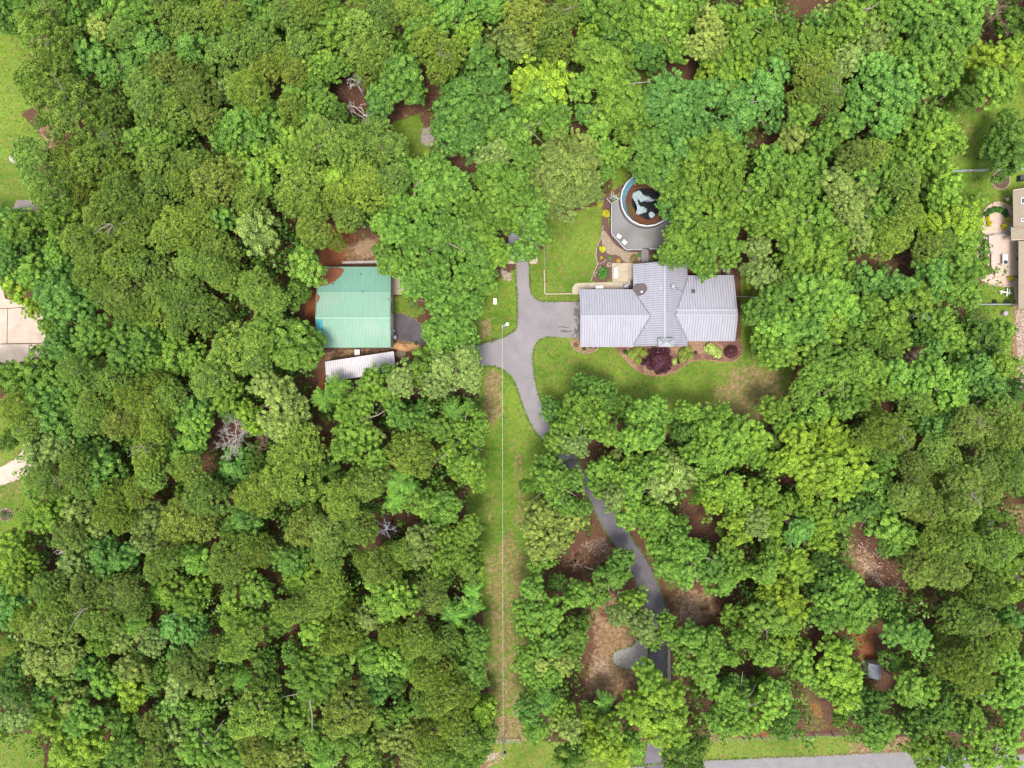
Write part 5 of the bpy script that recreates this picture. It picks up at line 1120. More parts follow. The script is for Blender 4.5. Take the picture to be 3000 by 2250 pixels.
(2200, 1100): """480 60 110 B;850 60 130 G;720 130 110 B;880 180 110 B;760 270 90 B;400 150 90 G;200 270 110 G;520 290 120 G;320 430 110 G;380 540 130 Y;600 430 130 Y;700 520 130 Y;530 640 130 Y;850 620 110 Y;300 700 130 Y;
450 760 130 Y;650 720 140 Y;820 760 130 Y;600 860 130 Y;760 900 110 Y;450 930 80 Y;60 500 110 G;80 650 110 B;190 560 80 D;1180 60 120 B;1330 70 110 P;1350 230 130 P;1600 80 130 G;1650 190 110 G;1430 330 120 G;
980 290 90 P;1100 430 130 P;1200 490 120 P;960 480 100 P;1080 590 130 P;1100 700 100 B;1210 720 70 L;1480 430 110 T;1560 370 80 T;1500 600 120 P;1600 690 120 P;1340 740 110 O;1330 830 80 O;1800 350 110 O;
1740 430 120 O;1900 470 130 O;2050 300 130 P;2100 120 130 D;1830 60 100 D;1900 200 90 D;2150 450 120 O;2050 560 120 P;2050 720 150 P;2130 830 130 P;1950 900 130 O;1880 760 110 O;1750 850 110 O;1690 940 110 O;
1450 860 80 O;1370 930 110 O;1250 990 110 O;1480 1060 130 P;1350 1080 100 O;1750 1050 120 O;1900 1090 90 D;1830 1190 100 D;1980 1160 70 D;1050 870 110 B;1100 960 110 B;960 860 90 B;870 1000 80 D;900 1090 110 D;
1100 1220 150 G;1250 1290 120 G;1150 1390 100 B;1000 1250 100 B;1500 1330 120 P;1650 1260 130 P;1730 1380 130 P;1560 1460 110 P;2000 1400 140 P;2130 1350 110 B;1890 1340 90 D;2080 1540 130 B;1900 1580 130 P;
1400 1570 140 O;1620 1600 130 O;90 950 110 G;150 1150 110 G;60 1200 110 L;180 1270 80 G;260 1060 100 B;400 1100 110 B;560 1080 110 B;560 1210 120 G;750 1150 120 G;390 1270 110 T;580 1370 100 G;200 1420 110 B;
350 1500 110 G;150 1500 100 G;430 1580 100 G;100 1610 110 G;680 1590 110 D;560 1500 70 D""",
(0, 1100): """150 260 130 P;100 350 120 P;200 430 100 P;320 150 130 T;480 160 120 T;400 270 130 T;450 380 120 T;620 200 110 B;560 470 110 T;60 530 80 D;760 220 120 P;700 350 120 P;1080 160 130 P;1210 240 150 P;1370 170 120 P;
930 340 150 O;930 450 110 O;1080 400 90 O;1600 270 130 T;1570 390 110 G;1400 300 100 B;1250 450 100 P;1200 560 110 P;1360 560 110 B;1550 540 120 B;1480 640 110 B;1830 160 110 B;2000 300 100 Y;2060 420 70 Y;
1850 290 90 D;300 600 120 L;450 600 120 L;340 710 110 L;720 590 100 T;860 740 130 T;840 870 110 T;600 760 130 P;500 860 130 P;680 890 110 P;320 870 110 P;1180 670 120 P;1500 750 110 P;1220 830 110 P;930 1000 150 P;
1110 950 110 P;1290 880 110 O;880 1120 120 P;990 1180 90 P;640 1080 120 L;400 1110 130 B;290 1180 110 B;1200 1120 110 L;1180 1250 110 L;800 1210 90 L;560 1290 130 O;1650 980 160 P;1620 870 100 P;1450 1190 170 O;
1620 1210 120 O;1370 1090 100 O;2080 960 170 P;2000 1130 130 T;1900 1240 110 B;1900 740 130 T;2070 680 100 D;2030 830 90 B;150 1430 130 Y;60 1350 100 G;60 1510 120 Y;190 1560 110 Y;860 1440 120 T;1000 1480 110 T;
850 1570 110 T;600 1540 130 L;1300 1540 130 P;1600 1490 130 G;1850 1510 170 P;2000 1400 110 P;2130 1430 110 P;1060 590 60 D;1200 1380 100 L""",
(700, 1100): """350 190 160 L;430 340 130 L;310 420 130 L;700 180 110 F;680 250 80 F;1000 200 110 B;880 300 100 B;1000 470 140 B;870 580 120 B;860 450 90 B;1200 130 110 B;1740 290 110 F;1460 300 110 F;1300 330 110 B;1860 270 80 F;
1950 370 80 G;1930 490 90 B;1620 430 110 B;1500 440 90 B;1800 440 90 B;420 790 215 P;500 600 170 P;1390 640 170 P;1820 700 160 G;1700 640 100 G;1900 810 110 G;1730 760 90 G;1100 680 90 B;1030 860 150 P;1100 770 90 P;
820 1020 140 P;640 900 100 F;560 1010 80 F;740 760 80 F;1290 850 110 F;1270 1000 110 F;1390 900 90 F;1500 1040 120 G;1590 1100 110 B;1690 1060 110 B;1640 950 110 D;1780 1060 90 D;540 1240 150 O;700 1300 130 O;
650 1390 120 P;960 1240 140 P;840 1200 90 P;720 1450 130 P;420 1500 130 T;560 1560 110 B;1450 1330 120 L;1500 1430 110 L;1640 1320 110 B;1850 1250 110 B;1750 1370 110 B;1650 1490 110 B;1850 1450 130 B;1880 1560 110 B;
1350 1450 110 P;1150 1560 140 P;1020 1520 90 P;480 970 90 D;1240 1440 80 B""",
(0, 1650): """150 160 100 G;60 240 110 T;110 360 110 T;50 480 90 T;380 200 120 P;440 360 110 P;680 250 130 O;690 360 110 O;900 230 130 O;1030 260 110 O;1080 350 110 P;210 460 120 P;400 510 160 O;530 410 80 P;800 460 150 P;
700 530 100 P;1080 500 120 F;1380 240 120 G;1520 330 110 B;1600 210 110 G;1250 240 80 F;1900 300 130 G;1900 440 120 G;2060 430 100 B;2090 220 110 B;330 740 150 L;430 860 150 L;560 750 110 L;820 650 110 B;
1000 620 100 L;1220 640 100 L;1400 530 120 T;1530 500 100 T;1600 600 100 T;1430 730 80 T;1980 580 130 P;1900 690 120 P;1700 690 100 P;100 870 110 D;60 1000 90 D;700 830 110 T;1060 850 110 L;850 970 120 G;
1080 1020 120 Y;1060 1130 80 Y;1280 870 90 T;1260 970 80 T;1500 840 130 O;1430 1010 110 L;520 1000 100 D;400 1090 130 T;600 1150 110 L;1700 1000 110 L;1850 900 120 D;1960 950 90 F;100 1240 120 L;390 1280 130 G;
700 1240 110 B;620 1310 100 B;980 1300 110 T;1060 1390 90 T;1220 1320 100 O;1450 1360 110 L;1480 1440 90 L;1620 1200 110 B;1620 1360 110 B;1380 1170 100 B;2060 1210 190 P;560 1500 150 Y;760 1490 130 Y;650 1600 110 Y;
1000 1550 120 B;1260 1540 150 P;1580 1540 120 B;1880 1590 100 B;2080 1540 140 O;1800 1420 110 B;1730 1580 90 B""",
(700, 1650): """600 60 120 B;480 140 110 B;730 180 120 P;640 290 150 P;830 340 120 G;600 410 100 P;1280 220 110 G;1120 180 100 B;1180 340 130 G;1330 340 110 G;1060 430 110 L;1550 280 120 O;1600 150 110 P;1750 400 130 F;1880 330 110 F;
1690 470 80 F;1900 210 80 F;400 400 110 P;330 480 100 D;600 560 110 G;850 560 180 P;1430 620 130 P;1230 560 110 P;1550 700 110 P;1700 640 110 P;1930 620 110 T;1900 730 110 T;1870 850 120 B;1930 940 90 T;420 740 80 T;
220 830 110 D;1050 760 130 G;1200 790 110 G;1350 840 90 G;760 860 120 B;850 750 100 D;560 810 110 G;530 960 130 B;700 980 120 B;590 1070 90 B;1100 930 110 T;1110 1060 100 T;1280 950 100 D;1500 930 110 P;
1650 910 120 P;1660 1070 150 P;1500 1120 110 P;1800 1060 110 P;1960 1190 125 Y;880 1200 190 O;750 1120 100 P;480 1230 130 G;360 1340 110 B;1350 1200 90 B;1160 1260 80 B;1200 1400 120 L;1380 1350 110 L;1560 1420 140 P;
1740 1290 120 P;1820 1430 120 P;2020 1330 80 D;1960 1450 100 D;620 1400 120 B;400 1540 120 L;250 1420 90 B;690 1560 130 F;1000 1570 130 G;1400 1560 110 L;1600 1570 120 P;1750 1560 120 D;1900 1570 130 D;1300 1460 90 L;880 1450 110 B""",
(1400, 1650): """450 230 110 B;640 170 80 D;420 380 110 B;600 400 130 G;430 510 110 G;780 560 120 D;780 680 90 D;600 660 110 B;400 740 90 B;380 850 80 B;520 780 110 L;690 800 110 L;600 890 100 B;450 930 90 B;570 1110 150 F;
400 1210 100 T;460 1340 120 B;700 1210 100 G;730 1340 120 L;400 1080 60 D;840 260 120 G;990 270 80 G;1080 110 120 B;1265 300 100 G;1150 420 100 L;1330 510 130 L;1530 490 90 B;1430 620 80 G;1560 580 70 G;
1020 1120 100 F;900 1200 80 D;920 1310 80 Y;1080 1370 120 G;1000 1510 110 Y;1130 1560 110 Y;880 1480 90 B;760 1590 120 D;1260 1480 100 B;1380 920 120 B;1560 1080 130 G;1420 1070 100 G;1250 1150 110 G;1350 1250 130 G;
1560 1240 140 G;1450 1380 130 Y;1600 1360 110 G;1660 1490 120 D;1790 1500 90 D;1600 1610 110 D;1750 1610 90 D;1740 600 110 B;1890 620 110 B;1650 700 90 G;1800 760 120 G;1950 730 110 G;1650 840 80 G;1850 900 110 G;
2050 770 70 G;2060 430 90 G;2170 590 110 G;1980 1060 110 B;2080 1150 130 B;1950 1290 110 B;2120 1300 110 G;2080 980 90 T;1680 70 120 G;1980 160 120 G;1830 80 100 G""",
(2200, 1650): """330 130 120 G;300 300 150 Y;150 430 150 G;300 470 120 G;130 720 130 G;270 640 90 Y;130 280 90 Y;600 190 130 D;780 160 100 G;640 300 110 G;800 340 120 G;930 330 110 G;830 480 100 G;630 450 120 B;400 760 110 G;
430 890 100 G;700 720 120 Y;720 880 150 Y;640 990 120 Y;780 1110 110 Y;830 950 90 Y;100 1030 120 D;230 1050 110 B;150 1150 110 G;290 1240 120 D;240 1340 90 D;60 1270 110 G;1000 1110 110 D;960 1240 130 D;1080 1340 110 B;
990 1440 90 B;730 1250 70 D;1100 300 90 D;1180 420 100 D;1200 560 130 T;1350 620 130 T;1390 700 90 T;1150 800 90 B;1300 1000 120 G;1420 1040 110 G;1240 1090 80 B;1550 1150 100 D;1400 1280 130 D;1590 1270 120 D;
1780 1210 110 B;1500 1450 110 B;1450 1600 120 B;1350 1500 90 B;1850 1430 110 G;1900 1590 120 G;1660 1580 110 B;2080 1430 110 G;2100 1590 100 G;1350 120 120 P;1850 160 160 P;1960 260 110 P;1700 430 140 P;1850 490 120 O;
1600 610 90 O;1780 630 110 O;1650 830 130 P;1860 780 130 P;1800 950 120 P;2000 1050 130 G;2100 230 120 G;2100 450 130 T;2060 610 110 P;2080 760 100 G;2150 900 110 G;2120 1090 100 G;2150 1260 90 G;1550 60 100 O""",
}
trees = []
for (ox, oy), txt in DATA.items():
    for e in txt.replace('\n', '').split(';'):
        x, y, r_, t = e.split(); trees.append([ox+float(x)/2.765, oy+float(y)/2.765, float(r_)/2.765, t])
ro = random.Random(77); outside = []
for _ in range(1600):
    x, y = ro.uniform(-420, 3420), ro.uniform(-330, 2580)
    if -25 < x < 3025 and -25 < y < 2275: continue
    if (y > 2170 and x > 1350) or (x < 0 and (60 < y < 640 or 780 < y < 1080 or 1170 < y < 1640 or 2100 < y)) or (x > 3000 and 240 < y < 1150) or (1400 < x < 1600 and y > 2000): continue
    if all((x-a[0])**2+(y-a[1])**2 > 105**2 for a in trees+outside): outside.append([x, y, ro.uniform(48, 62), ro.choice('BBPPGTO')])
def prune(L, f):
    out = []
    for a in sorted(L, key=lambda a: -a[2]-(15 if a[3] in 'FYLT' else 0)):
        if all(math.hypot(a[0]-b[0], a[1]-b[1]) > f*max(a[2], b[2]) for b in out): out.append(a)
    return out
KEEP = prune(trees, .82)
# neighbouring crowns of one colour belong to one many-lobed tree
SAME = {'B': 'B', 'G': 'B', 'T': 'T', 'Y': 'Y', 'D': 'D', 'L': 'L', 'P': 'P', 'O': 'P', 'F': 'F'}
used = set(); clusters = []
for i, a in enumerate(KEEP):
    if i in used: continue
    used.add(i); g = [i]
    lim = 3 if a[3] in 'PO' else 9; f_ = 1.1 if a[3] in 'PO' else 1.75
    while len(g) < lim:
        best = None
        for j, b in enumerate(KEEP):
            if j in used or SAME[b[3]] != SAME[a[3]]: continue
            if math.hypot(a[0]-b[0], a[1]-b[1]) > 3.2*a[2]+20: continue
            for m_ in g:
                dd = math.hypot(KEEP[m_][0]-b[0], KEEP[m_][1]-b[1])/max(KEEP[m_][2], b[2])
                if dd < f_ and (best is None or dd < best[0]): best = (dd, j)
        if best is None: break
        g.append(best[1]); used.add(best[1])
    clusters.append([KEEP[j] for j in g])
def tree_h(t, r_, rr):
    if t in 'PO': h = 14.5+rr.uniform(-1.5, 2.5)
    elif t == 'D': h = 9.5+rr.uniform(-1.5, 1.5)
    elif t == 'F': h = 9+rr.uniform(-1, 1)
    else: h = 12.0+rr.uniform(-1.8, 2.2)
    if r_ < 26: h = 5+r_*.16
    elif r_ < 34: h = min(h, 9.5)
    return h
tree_recs = []
for n_, g in enumerate(clusters):
    rr = random.Random(n_*31+5); t = g[0][3]; h0 = tree_h(t, max(a[2] for a in g), rr)
    nm = 'pine_tree' if t in 'PO' else 'broadleaf_tree' if t != 'F' else 'feathery_tree'
    lobes = []
    for x, y, r_, t2 in g:
        h = h0*rr.uniform(.80, 1.08); zc_ = h*.76; lobes.append((W(x, y, zc_), r_*(1.2 if t2 in 'PO' else 1.07 if x > 1560 and y > 1450 else 1.14)*(H-zc_)/H/K, h, zc_, t2))
    cx_, cy_ = sum(l[0].x for l in lobes)/len(lobes), sum(l[0].y for l in lobes)/len(lobes)
    T_ = bpy.data.objects.new(nm, None); C.objects.link(T_); T_.location = (cx_, cy_, 0); T_.empty_display_size = .3
    k0 = rr.uniform(.86, 1.16); w_ = rr.uniform(-.08, .08)
    for p, Rw, h, zc_, t2 in lobes:
        if t2 in 'PO': me_ = rr.choice(PINE)
        elif t2 == 'F': me_ = rr.choice(FEATH)
        elif t2 in 'LTD': me_ = rr.choice(BUSHY+BROAD[:4])
        else: me_ = rr.choice(BROAD+BUSHY[:2])
        sx = rr.uniform(.92, 1.1)
        c_ = share('crown', me_, T_, (p.x-cx_, p.y-cy_, zc_), rr.random()*6.28, (Rw*sx, Rw/sx, max(Rw*rr.uniform(1.05, 1.35), h*.2)))
        k = k0*rr.uniform(.90, 1.10); b0 = COL[t2]; c_.color = (b0[0]*k*(1+w_), b0[1]*k, b0[2]*k*(1-w_*2), 1)
    Rt = max(math.hypot(l[0].x-cx_, l[0].y-cy_)+l[1]*.5 for l in lobes)
    share('trunk', rr.choice(TRP if t in 'PO' else TRB), T_, (0, 0, 0), rr.random()*6.28, (Rt, Rt, lobes[0][3]+.1*h0))
    m_ = len(g); tree_recs.append([sum(a[0] for a in g)/m_, sum(a[1] for a in g)/m_, 0, t, T_])
# the wood outside the frame: one mass of coarse crowns
rz_ = np.random.default_rng(4); P_, N_, V_ = [], [], []
for x, y, r_, t in outside:
    h = 13 if t in 'PO' else 11.5; p = W(x, y, h*.76); Rw = r_*1.2*(H-h*.76)/H/K; m_ = 420; d = unit(rz_.normal(size=(m_, 3))); d[:, 2] = np.abs(d[:, 2])-.2
    P_.append(np.array([p.x, p.y, h*.72])+d*np.array([Rw, Rw, 3.0])*rz_.uniform(.75, 1.0, (m_, 1))); N_.append(unit(d+rz_.normal(size=(m_, 3))*.6)); V_.append(np.clip(rz_.random()*.5+rz_.random(m_)*.5, 0, 1))
M['woodleaf'] = leafmat('woodland_leaf', False, (.08, .145, .025), .4)
me = crown_mesh('woodland', np.concatenate(P_), np.concatenate(N_), .42, np.concatenate(V_), .8, 'woodleaf')
o = bpy.data.objects.new('woodland', me); C.objects.link(o); setp(o, 'mass of woodland crowns continuing beyond the edges of the photo', 'woodland', kind='stuff')

# dead and bare trees
def bare(px, py, rpx, h, dens, label, seed, m='deadwood', zt=None, thick=1.0, upright=.55, name='dead_tree'):
    r = random.Random(seed); zt = h*.8; p = W(px, py, zt); Rw = rpx*(H-zt)/H/K; t = thing(name, (p.x, p.y, 0), label, 'dead tree')
    tb = MB(); lean = Vector((r.uniform(-.4, .4), r.uniform(-.4, .4), 0))
    tb.tube([Vector((p.x, p.y, 0)), Vector((p.x, p.y, h*.35))+lean*.4, Vector((p.x, p.y, h*.6))+lean], [.22*thick, .17*thick, .12*thick], 8); tb.build('trunk', M[m], t, smooth=True)
    b = MB()
    def br(a, d, L_, rad_, lev):
        k_ = 3; pts = [a]; dd = d.copy(); q = a.copy()
        for _ in range(k_):
            dd = (dd+Vector((r.gauss(0, .25), r.gauss(0, .25), r.gauss(0, .12)))).normalized(); q = q+dd*L_/k_; pts.append(q.copy())
        b.tube(pts, [rad_, rad_*.8, rad_*.6, rad_*.35], 5 if lev < 2 else 4, caps=False)
        if lev < 3:
            for _ in range(dens if lev < 2 else max(2, dens-1)):
                s = r.randint(1, 3); nd = (dd+Vector((r.gauss(0, .75), r.gauss(0, .75), r.gauss(.1, .3)))).normalized(); br(pts[s], nd, L_*r.uniform(.45, .7), rad_*.55, lev+1)
    base = Vector((p.x, p.y, h*.5))+lean*.9
    for k in range(7):
        a0 = 6.28*k/7+r.uniform(-.4, .4); d = Vector((math.cos(a0), math.sin(a0), upright*r.uniform(.5, 1.3))).normalized()
        br(base+Vector((0, 0, r.uniform(0, h*.15))), d, Rw*.58, .085*thick, 0)
    o = b.build('branches', M[m], t, kind='stuff')
bare(1040, 228, 42, 13, 3, 'upper of two pale dead trees standing over the red dirt near the top', 1)
bare(1050, 325, 50, 12, 3, 'lower of two pale dead trees over the red dirt near the top', 2)
bare(682, 1281, 72, 13, 5, 'big fine-twigged bare grey tree in the left woods', 3, 'deadwood', thick=.8)
bare(762, 1292, 40, 11, 4, 'brownish bare tree tucked against the big bare grey tree', 4, 'deadbrown', thick=.8)
bare(1121, 1562, 36, 12, 3, 'white dead tree over a dark gap in the lower left woods', 5, 'cap')
bare(622, 1052, 38, 10, 4, 'grey bare tree left of the white carport', 6, 'deadwood', thick=.8)
bare(2740, 285, 44, 9, 4, 'brown twiggy bare tree beside the right lawn', 7, 'deadbrown', thick=.7)
bare(2955, 25, 70, 11, 4, 'pale bare tree in the upper right corner', 8, 'deadbrown')
bare(470, 1860, 24, 12, 2, 'small pale dead tree in the lower left woods', 9)
bare(155, 1624, 24, 11, 2, 'thin grey dead tree just above the yellow green trees at left', 10)
bare(1830, 14, 36, 11, 3, 'tan bare tree at the top edge of the photo', 11, 'deadbrown')
bare(2722, 915, 36, 13, 3, 'white-branched bare tree left of the right fence', 12, 'cap', thick=.8)
bare(1060, 1122, 34, 8, 4, 'grey bare twigs below the white carport', 13)
bare(1047, 1962, 16, 11, 3, 'small brown bare tree deep in the lower left woods', 14, 'deadbrown')
bare(2735, 1758, 34, 4, 2, 'fallen pale branches in the lower right woods', 15, 'deadbrown')
bare(2920, 2115, 30, 8, 2, 'bare branches near the lower right corner', 16, 'deadbrown')
bare(1690, 1660, 26, 5, 2, 'pale fallen limb on brown ground beside the lane', 17, 'deadbrown')
bare(370, 865, 60, 14, 3, 'thin bare branches rising above pines in the left woods', 18, 'deadbrown', thick=.7)

# small growth and litter that soften edges and break up the open ground
def ground_quads(name, x, y, zmax, smin, smax, m, label, flat=.5, seed=1):
    r = np.random.default_rng(seed); n = len(x); c = np.stack([(x-1500)/K, (1125-y)/K, r.uniform(.03, zmax, n)], 1)
    nn = unit(r.normal(size=(n, 3))*flat+np.array([0, 0, 1.])); me = crown_mesh(name, c, nn, r.uniform(smin, smax, n), r.random(n), .6, m)
    o = bpy.data.objects.new(name, me); C.objects.link(o); setp(o, label, kind='stuff')
def val(layer_, x, y):
    i_ = np.clip(((x-1500)/K-gx[0])/.42, 0, nx-1).astype(int); j_ = np.clip(((1125-y)/K-gy[0])/.42, 0, ny-1).astype(int); return layer_[j_, i_]
M['tuft'] = leafmat('grass_leaf', False, (.085, .155, .014), .45); M['drytuft'] = leafmat('dry_grass_leaf', False, (.20, .165, .060), .45); M['oldleaf'] = leafmat('fallen_leaf', False, (.16, .085, .045), .6)
r7 = np.random.default_rng(70); fx, fy = [], []
for nm_, p_ in EDGES:
    p_ = np.array(p_); q_ = np.roll(p_, -1, 0)
    for (x0_, y0_), (x1_, y1_) in zip(p_, q_):
        L_ = math.hypot(x1_-x0_, y1_-y0_)
        if L_ > 900: continue
        k_ = int(L_*(1.6 if nm_ in ('driveway', 'lane', 'road', 'parking_pad') else .9)); t_ = r7.random(k_); wob = np.sin(t_*L_/9+x0_)*1.2
        fx.append(x0_+(x1_-x0_)*t_+r7.normal(size=k_)*1.6+wob*.4); fy.append(y0_+(y1_-y0_)*t_+r7.normal(size=k_)*1.6+wob*.4)
fx, fy = np.concatenate(fx), np.concatenate(fy); ok_ = (fx > -100) & (fx < 3100) & (fy < 2330) & ~((fx > 1640) & (fx < 2160) & (fy > 795) & (fy < 1012)); fx, fy = fx[ok_], fy[ok_]
h_ = len(fx)*2//3; ground_quads('grass_fringe', fx[:h_], fy[:h_], .10, .07, .19, 'tuft', 'short grass creeping over the edges of drives and beds', .6, 71); ground_quads('dry_fringe', fx[h_:], fy[h_:], .08, .06, .16, 'drytuft', 'dry grass and leaves caught along the edges of drives and beds', .5, 72)
x_, y_ = r7.uniform(-60, 3060, 260000), r7.uniform(-40, 2290, 260000); lv = val(lawn, x_, y_); tv = val(tan, x_, y_)
def free(x, y):
    ok = np.ones(len(x), bool)
    for nm_, p_ in EDGES:
        ok &= ~(sdist(p_, x, y) > 1)
    for pl_ in ([(1690, 760), (2165, 760), (2165, 1020), (1690, 1020)], [(1785, 500), (2010, 500), (2010, 770), (1785, 770)], [(1670, 765), (1860, 765), (1860, 870), (1670, 870)], [(920, 775), (1160, 775), (1160, 1120), (920, 1120)], [(2880, 590), (3060, 590), (3060, 905), (2880, 820)], [(-200, 820), (150, 820), (150, 1070), (-200, 1070)], [(1485, 680), (1575, 680), (1575, 775), (1485, 775)]): ok &= ~(sdist(pl_, x, y) > 0)
    return ok
s_ = (lv > .5) & (r7.random(len(x_)) < .75); xs, ys = x_[s_], y_[s_]; f_ = free(xs, ys); xs, ys = xs[f_][:42000], ys[f_][:42000]; k_ = int(len(xs)*.72)
ground_quads('grass_tufts', xs[:k_], ys[:k_], .09, .06, .20, 'tuft', 'uneven grass tufts and weeds over the lawns', .5, 73); ground_quads('dry_tufts', xs[k_:], ys[k_:], .07, .05, .16, 'drytuft', 'dry grass tufts over the lawns', .5, 74)
s_ = (lv < .4) & ((tv > .3) | (val(gapm, x_, y_) > .15)); xs, ys = x_[s_], y_[s_]; f_ = free(xs, ys); xs, ys = xs[f_][:26000], ys[f_][:26000]
ground_quads('fallen_leaves', xs, ys, .08, .05, .17, 'oldleaf', 'brown fallen leaves over the bare ground between the trees', .4, 75)
dv = r7.random(900); dx_ = np.concatenate([r7.uniform(1500, 1700, 350), 1640+dv[:550]*300]); dy_ = np.concatenate([r7.uniform(770, 1250, 350), 1360+dv[:550]*560+r7.normal(size=550)*25])
ground_quads('drive_leaves', dx_, dy_, .06, .04, .10, 'oldleaf', 'scattered leaves lying on the driveway and lane', .3, 76)

# shrubs
M['leafobj'] = M['leaf']
SH = [broad(500+i, n=34, spacing=.24, per=190, ls=.05, rc=(.18, .30), jz=.06, dome=.75, lobe=.09, side=20) for i in range(3)]
TOP = [broad(520+i, n=60, spacing=.19, per=260, ls=.035, rc=(.17, .22), jz=.015, dome=.85, lobe=.03, side=30, spread=.35) for i in range(2)]
def stem_mesh():
    b = MB(); r = random.Random(3)
    for k in range(5):
        t = 6.28*k/5; b.tube([(0, 0, 0), (.25*math.cos(t), .25*math.sin(t), .5), (.5*math.cos(t), .5*math.sin(t), .95)], [.05, .035, .015], 5)
    me = bpy.data.meshes.new('stems'); me.from_pydata(b.v, [], b.f); me.materials.append(M['bark']); return me
STEM = stem_mesh()
def shrub(px, py, rpx, h, col, label, top=False, group=None, name='shrub', sy=1.0):
    c0 = W(px, py, h*.6); s_ = rpx/K; t = thing(name, (c0.x, c0.y, 0), label, 'shrub', group); r = random.Random(int(px+py))
    c_ = share('foliage', r.choice(TOP if top else SH), t, (0, 0, h*.45), r.random()*6.28 if sy == 1 else 0, (s_, s_*sy, h*.62)); c_.color = (*col, 1)
    share('stems', STEM, t, (0, 0, 0), r.random()*6.28, (s_*.8, s_*.8*sy, h*.5)); return t
YG = (.17, .23, .03); LIM = (.32, .42, .10); PUR = (.060, .014, .022); YEL = (.42, .40, .02); GRN = (.05, .15, .02)
f3 = lambda x, y: (1640+x/3.687, 800+y/3.687)
for k, (x, y, r_, lb_) in enumerate(((795, 875, 58, 'largest round clipped golden green bush left of the purple maple'), (850, 820, 42, 'golden green ball bush nearest the house, left of the purple maple'), (905, 860, 46, 'golden green ball bush next to the purple maple, left group'), (845, 942, 44, 'lowest golden green ball bush of the left group'), (715, 855, 24, 'small green bush at the left end of the front bed'),
      (1385, 822, 45, 'golden green ball bush nearest the house, right of the chimney'), (1335, 868, 52, 'golden green ball bush, left side of the right group'), (1408, 890, 42, 'golden green ball bush, right side of the right group'), (1333, 925, 48, 'lowest golden green ball bush of the right group'))):
    px, py = f3(x, y); shrub(px, py, r_/3.687, 1.5, YG if k != 4 else GRN, lb_, True, 'clipped bushes in the front bed')
px, py = f3(1082, 945); t = shrub(px, py, 39, 3.4, PUR, 'broad dark purple maple in the front bed below the chimney', name='japanese_maple'); t['category'] = 'small tree'
for x, y, r_, h_, c_, lb_ in ((1236, 958, 36, 1.0, LIM, 'small lime green bush beside the purple maple'), (905, 962, 34, 1.1, (.05, .03, .035), 'small dark bush lower left of the purple maple'), (1284, 962, 20, .8, (.05, .04, .03), 'tiny dark bush right of the small lime bush'),
      (1630, 815, 62, 1.4, LIM, 'pale lime bush, left part of the big pale mound'), (1700, 860, 58, 1.3, LIM, 'pale lime bush, right part of the big pale mound'), (1855, 850, 70, 1.6, (.075, .018, .018), 'dark red bush at the right end of the front bed'),
      (1470, 860, 18, .7, (.10, .045, .035), 'small reddish plant on pale mulch, right of the golden bushes'), (265, 820, 20, .7, GRN, 'small green plant at the garage corner bed'), (175, 780, 24, .5, (.16, .10, .06), 'low brown plant in the stone ring at the garage corner'), (330, 805, 14, .5, GRN, 'tiny green plant in the garage corner bed')):
    px, py = f3(x, y); shrub(px, py, r_/3.687, h_, c_, lb_)
f4 = lambda x, y: (1660+x/3.95, 500+y/3.95)
for x, y, r_, h_, c_, lb_ in ((412, 907, 36, 1.0, (.42, .48, .02), 'round bright yellow bush in the mulch by the flagstones'), (405, 1005, 18, .6, YEL, 'small yellow bush below the round bright yellow one'), (600, 1040, 24, .5, (.42, .28, .02), 'small golden plant inside the stone arc'), (457, 492, 46, 1.2, YEL, 'yellow bush just left of the pool deck railing'),
      (385, 385, 44, 1.2, (.28, .30, .03), 'yellow green bush under the tree left of the pool ladder'), (422, 1180, 70, 1.4, (.055, .16, .018), 'big green shrub in the stone bed left of the white lounger'), (850, 980, 26, .6, (.05, .20, .03), 'bright green leafy plant left of the wooden walkway'),
      (780, 1020, 50, .5, (.13, .10, .03), 'low brown green ground plant left of the wooden walkway'), (1010, 1020, 60, .5, (.10, .11, .03), 'low green plants right of the wooden walkway'), (500, 1005, 30, .4, (.07, .14, .03), 'low green plant above the pale rocks'), (2110, 1330, 46, 1.3, (.20, .28, .02), 'yellow green bush right of the house'), (2090, 1420, 34, 1.0, (.14, .20, .03), 'low yellow green bush beside the right wire fence'), (2140, 1240, 34, 1.3, (.18, .24, .03), 'upper yellow green bush right of the house')):
    px, py = f4(x, y); shrub(px, py, r_/3.95, h_, c_, lb_)
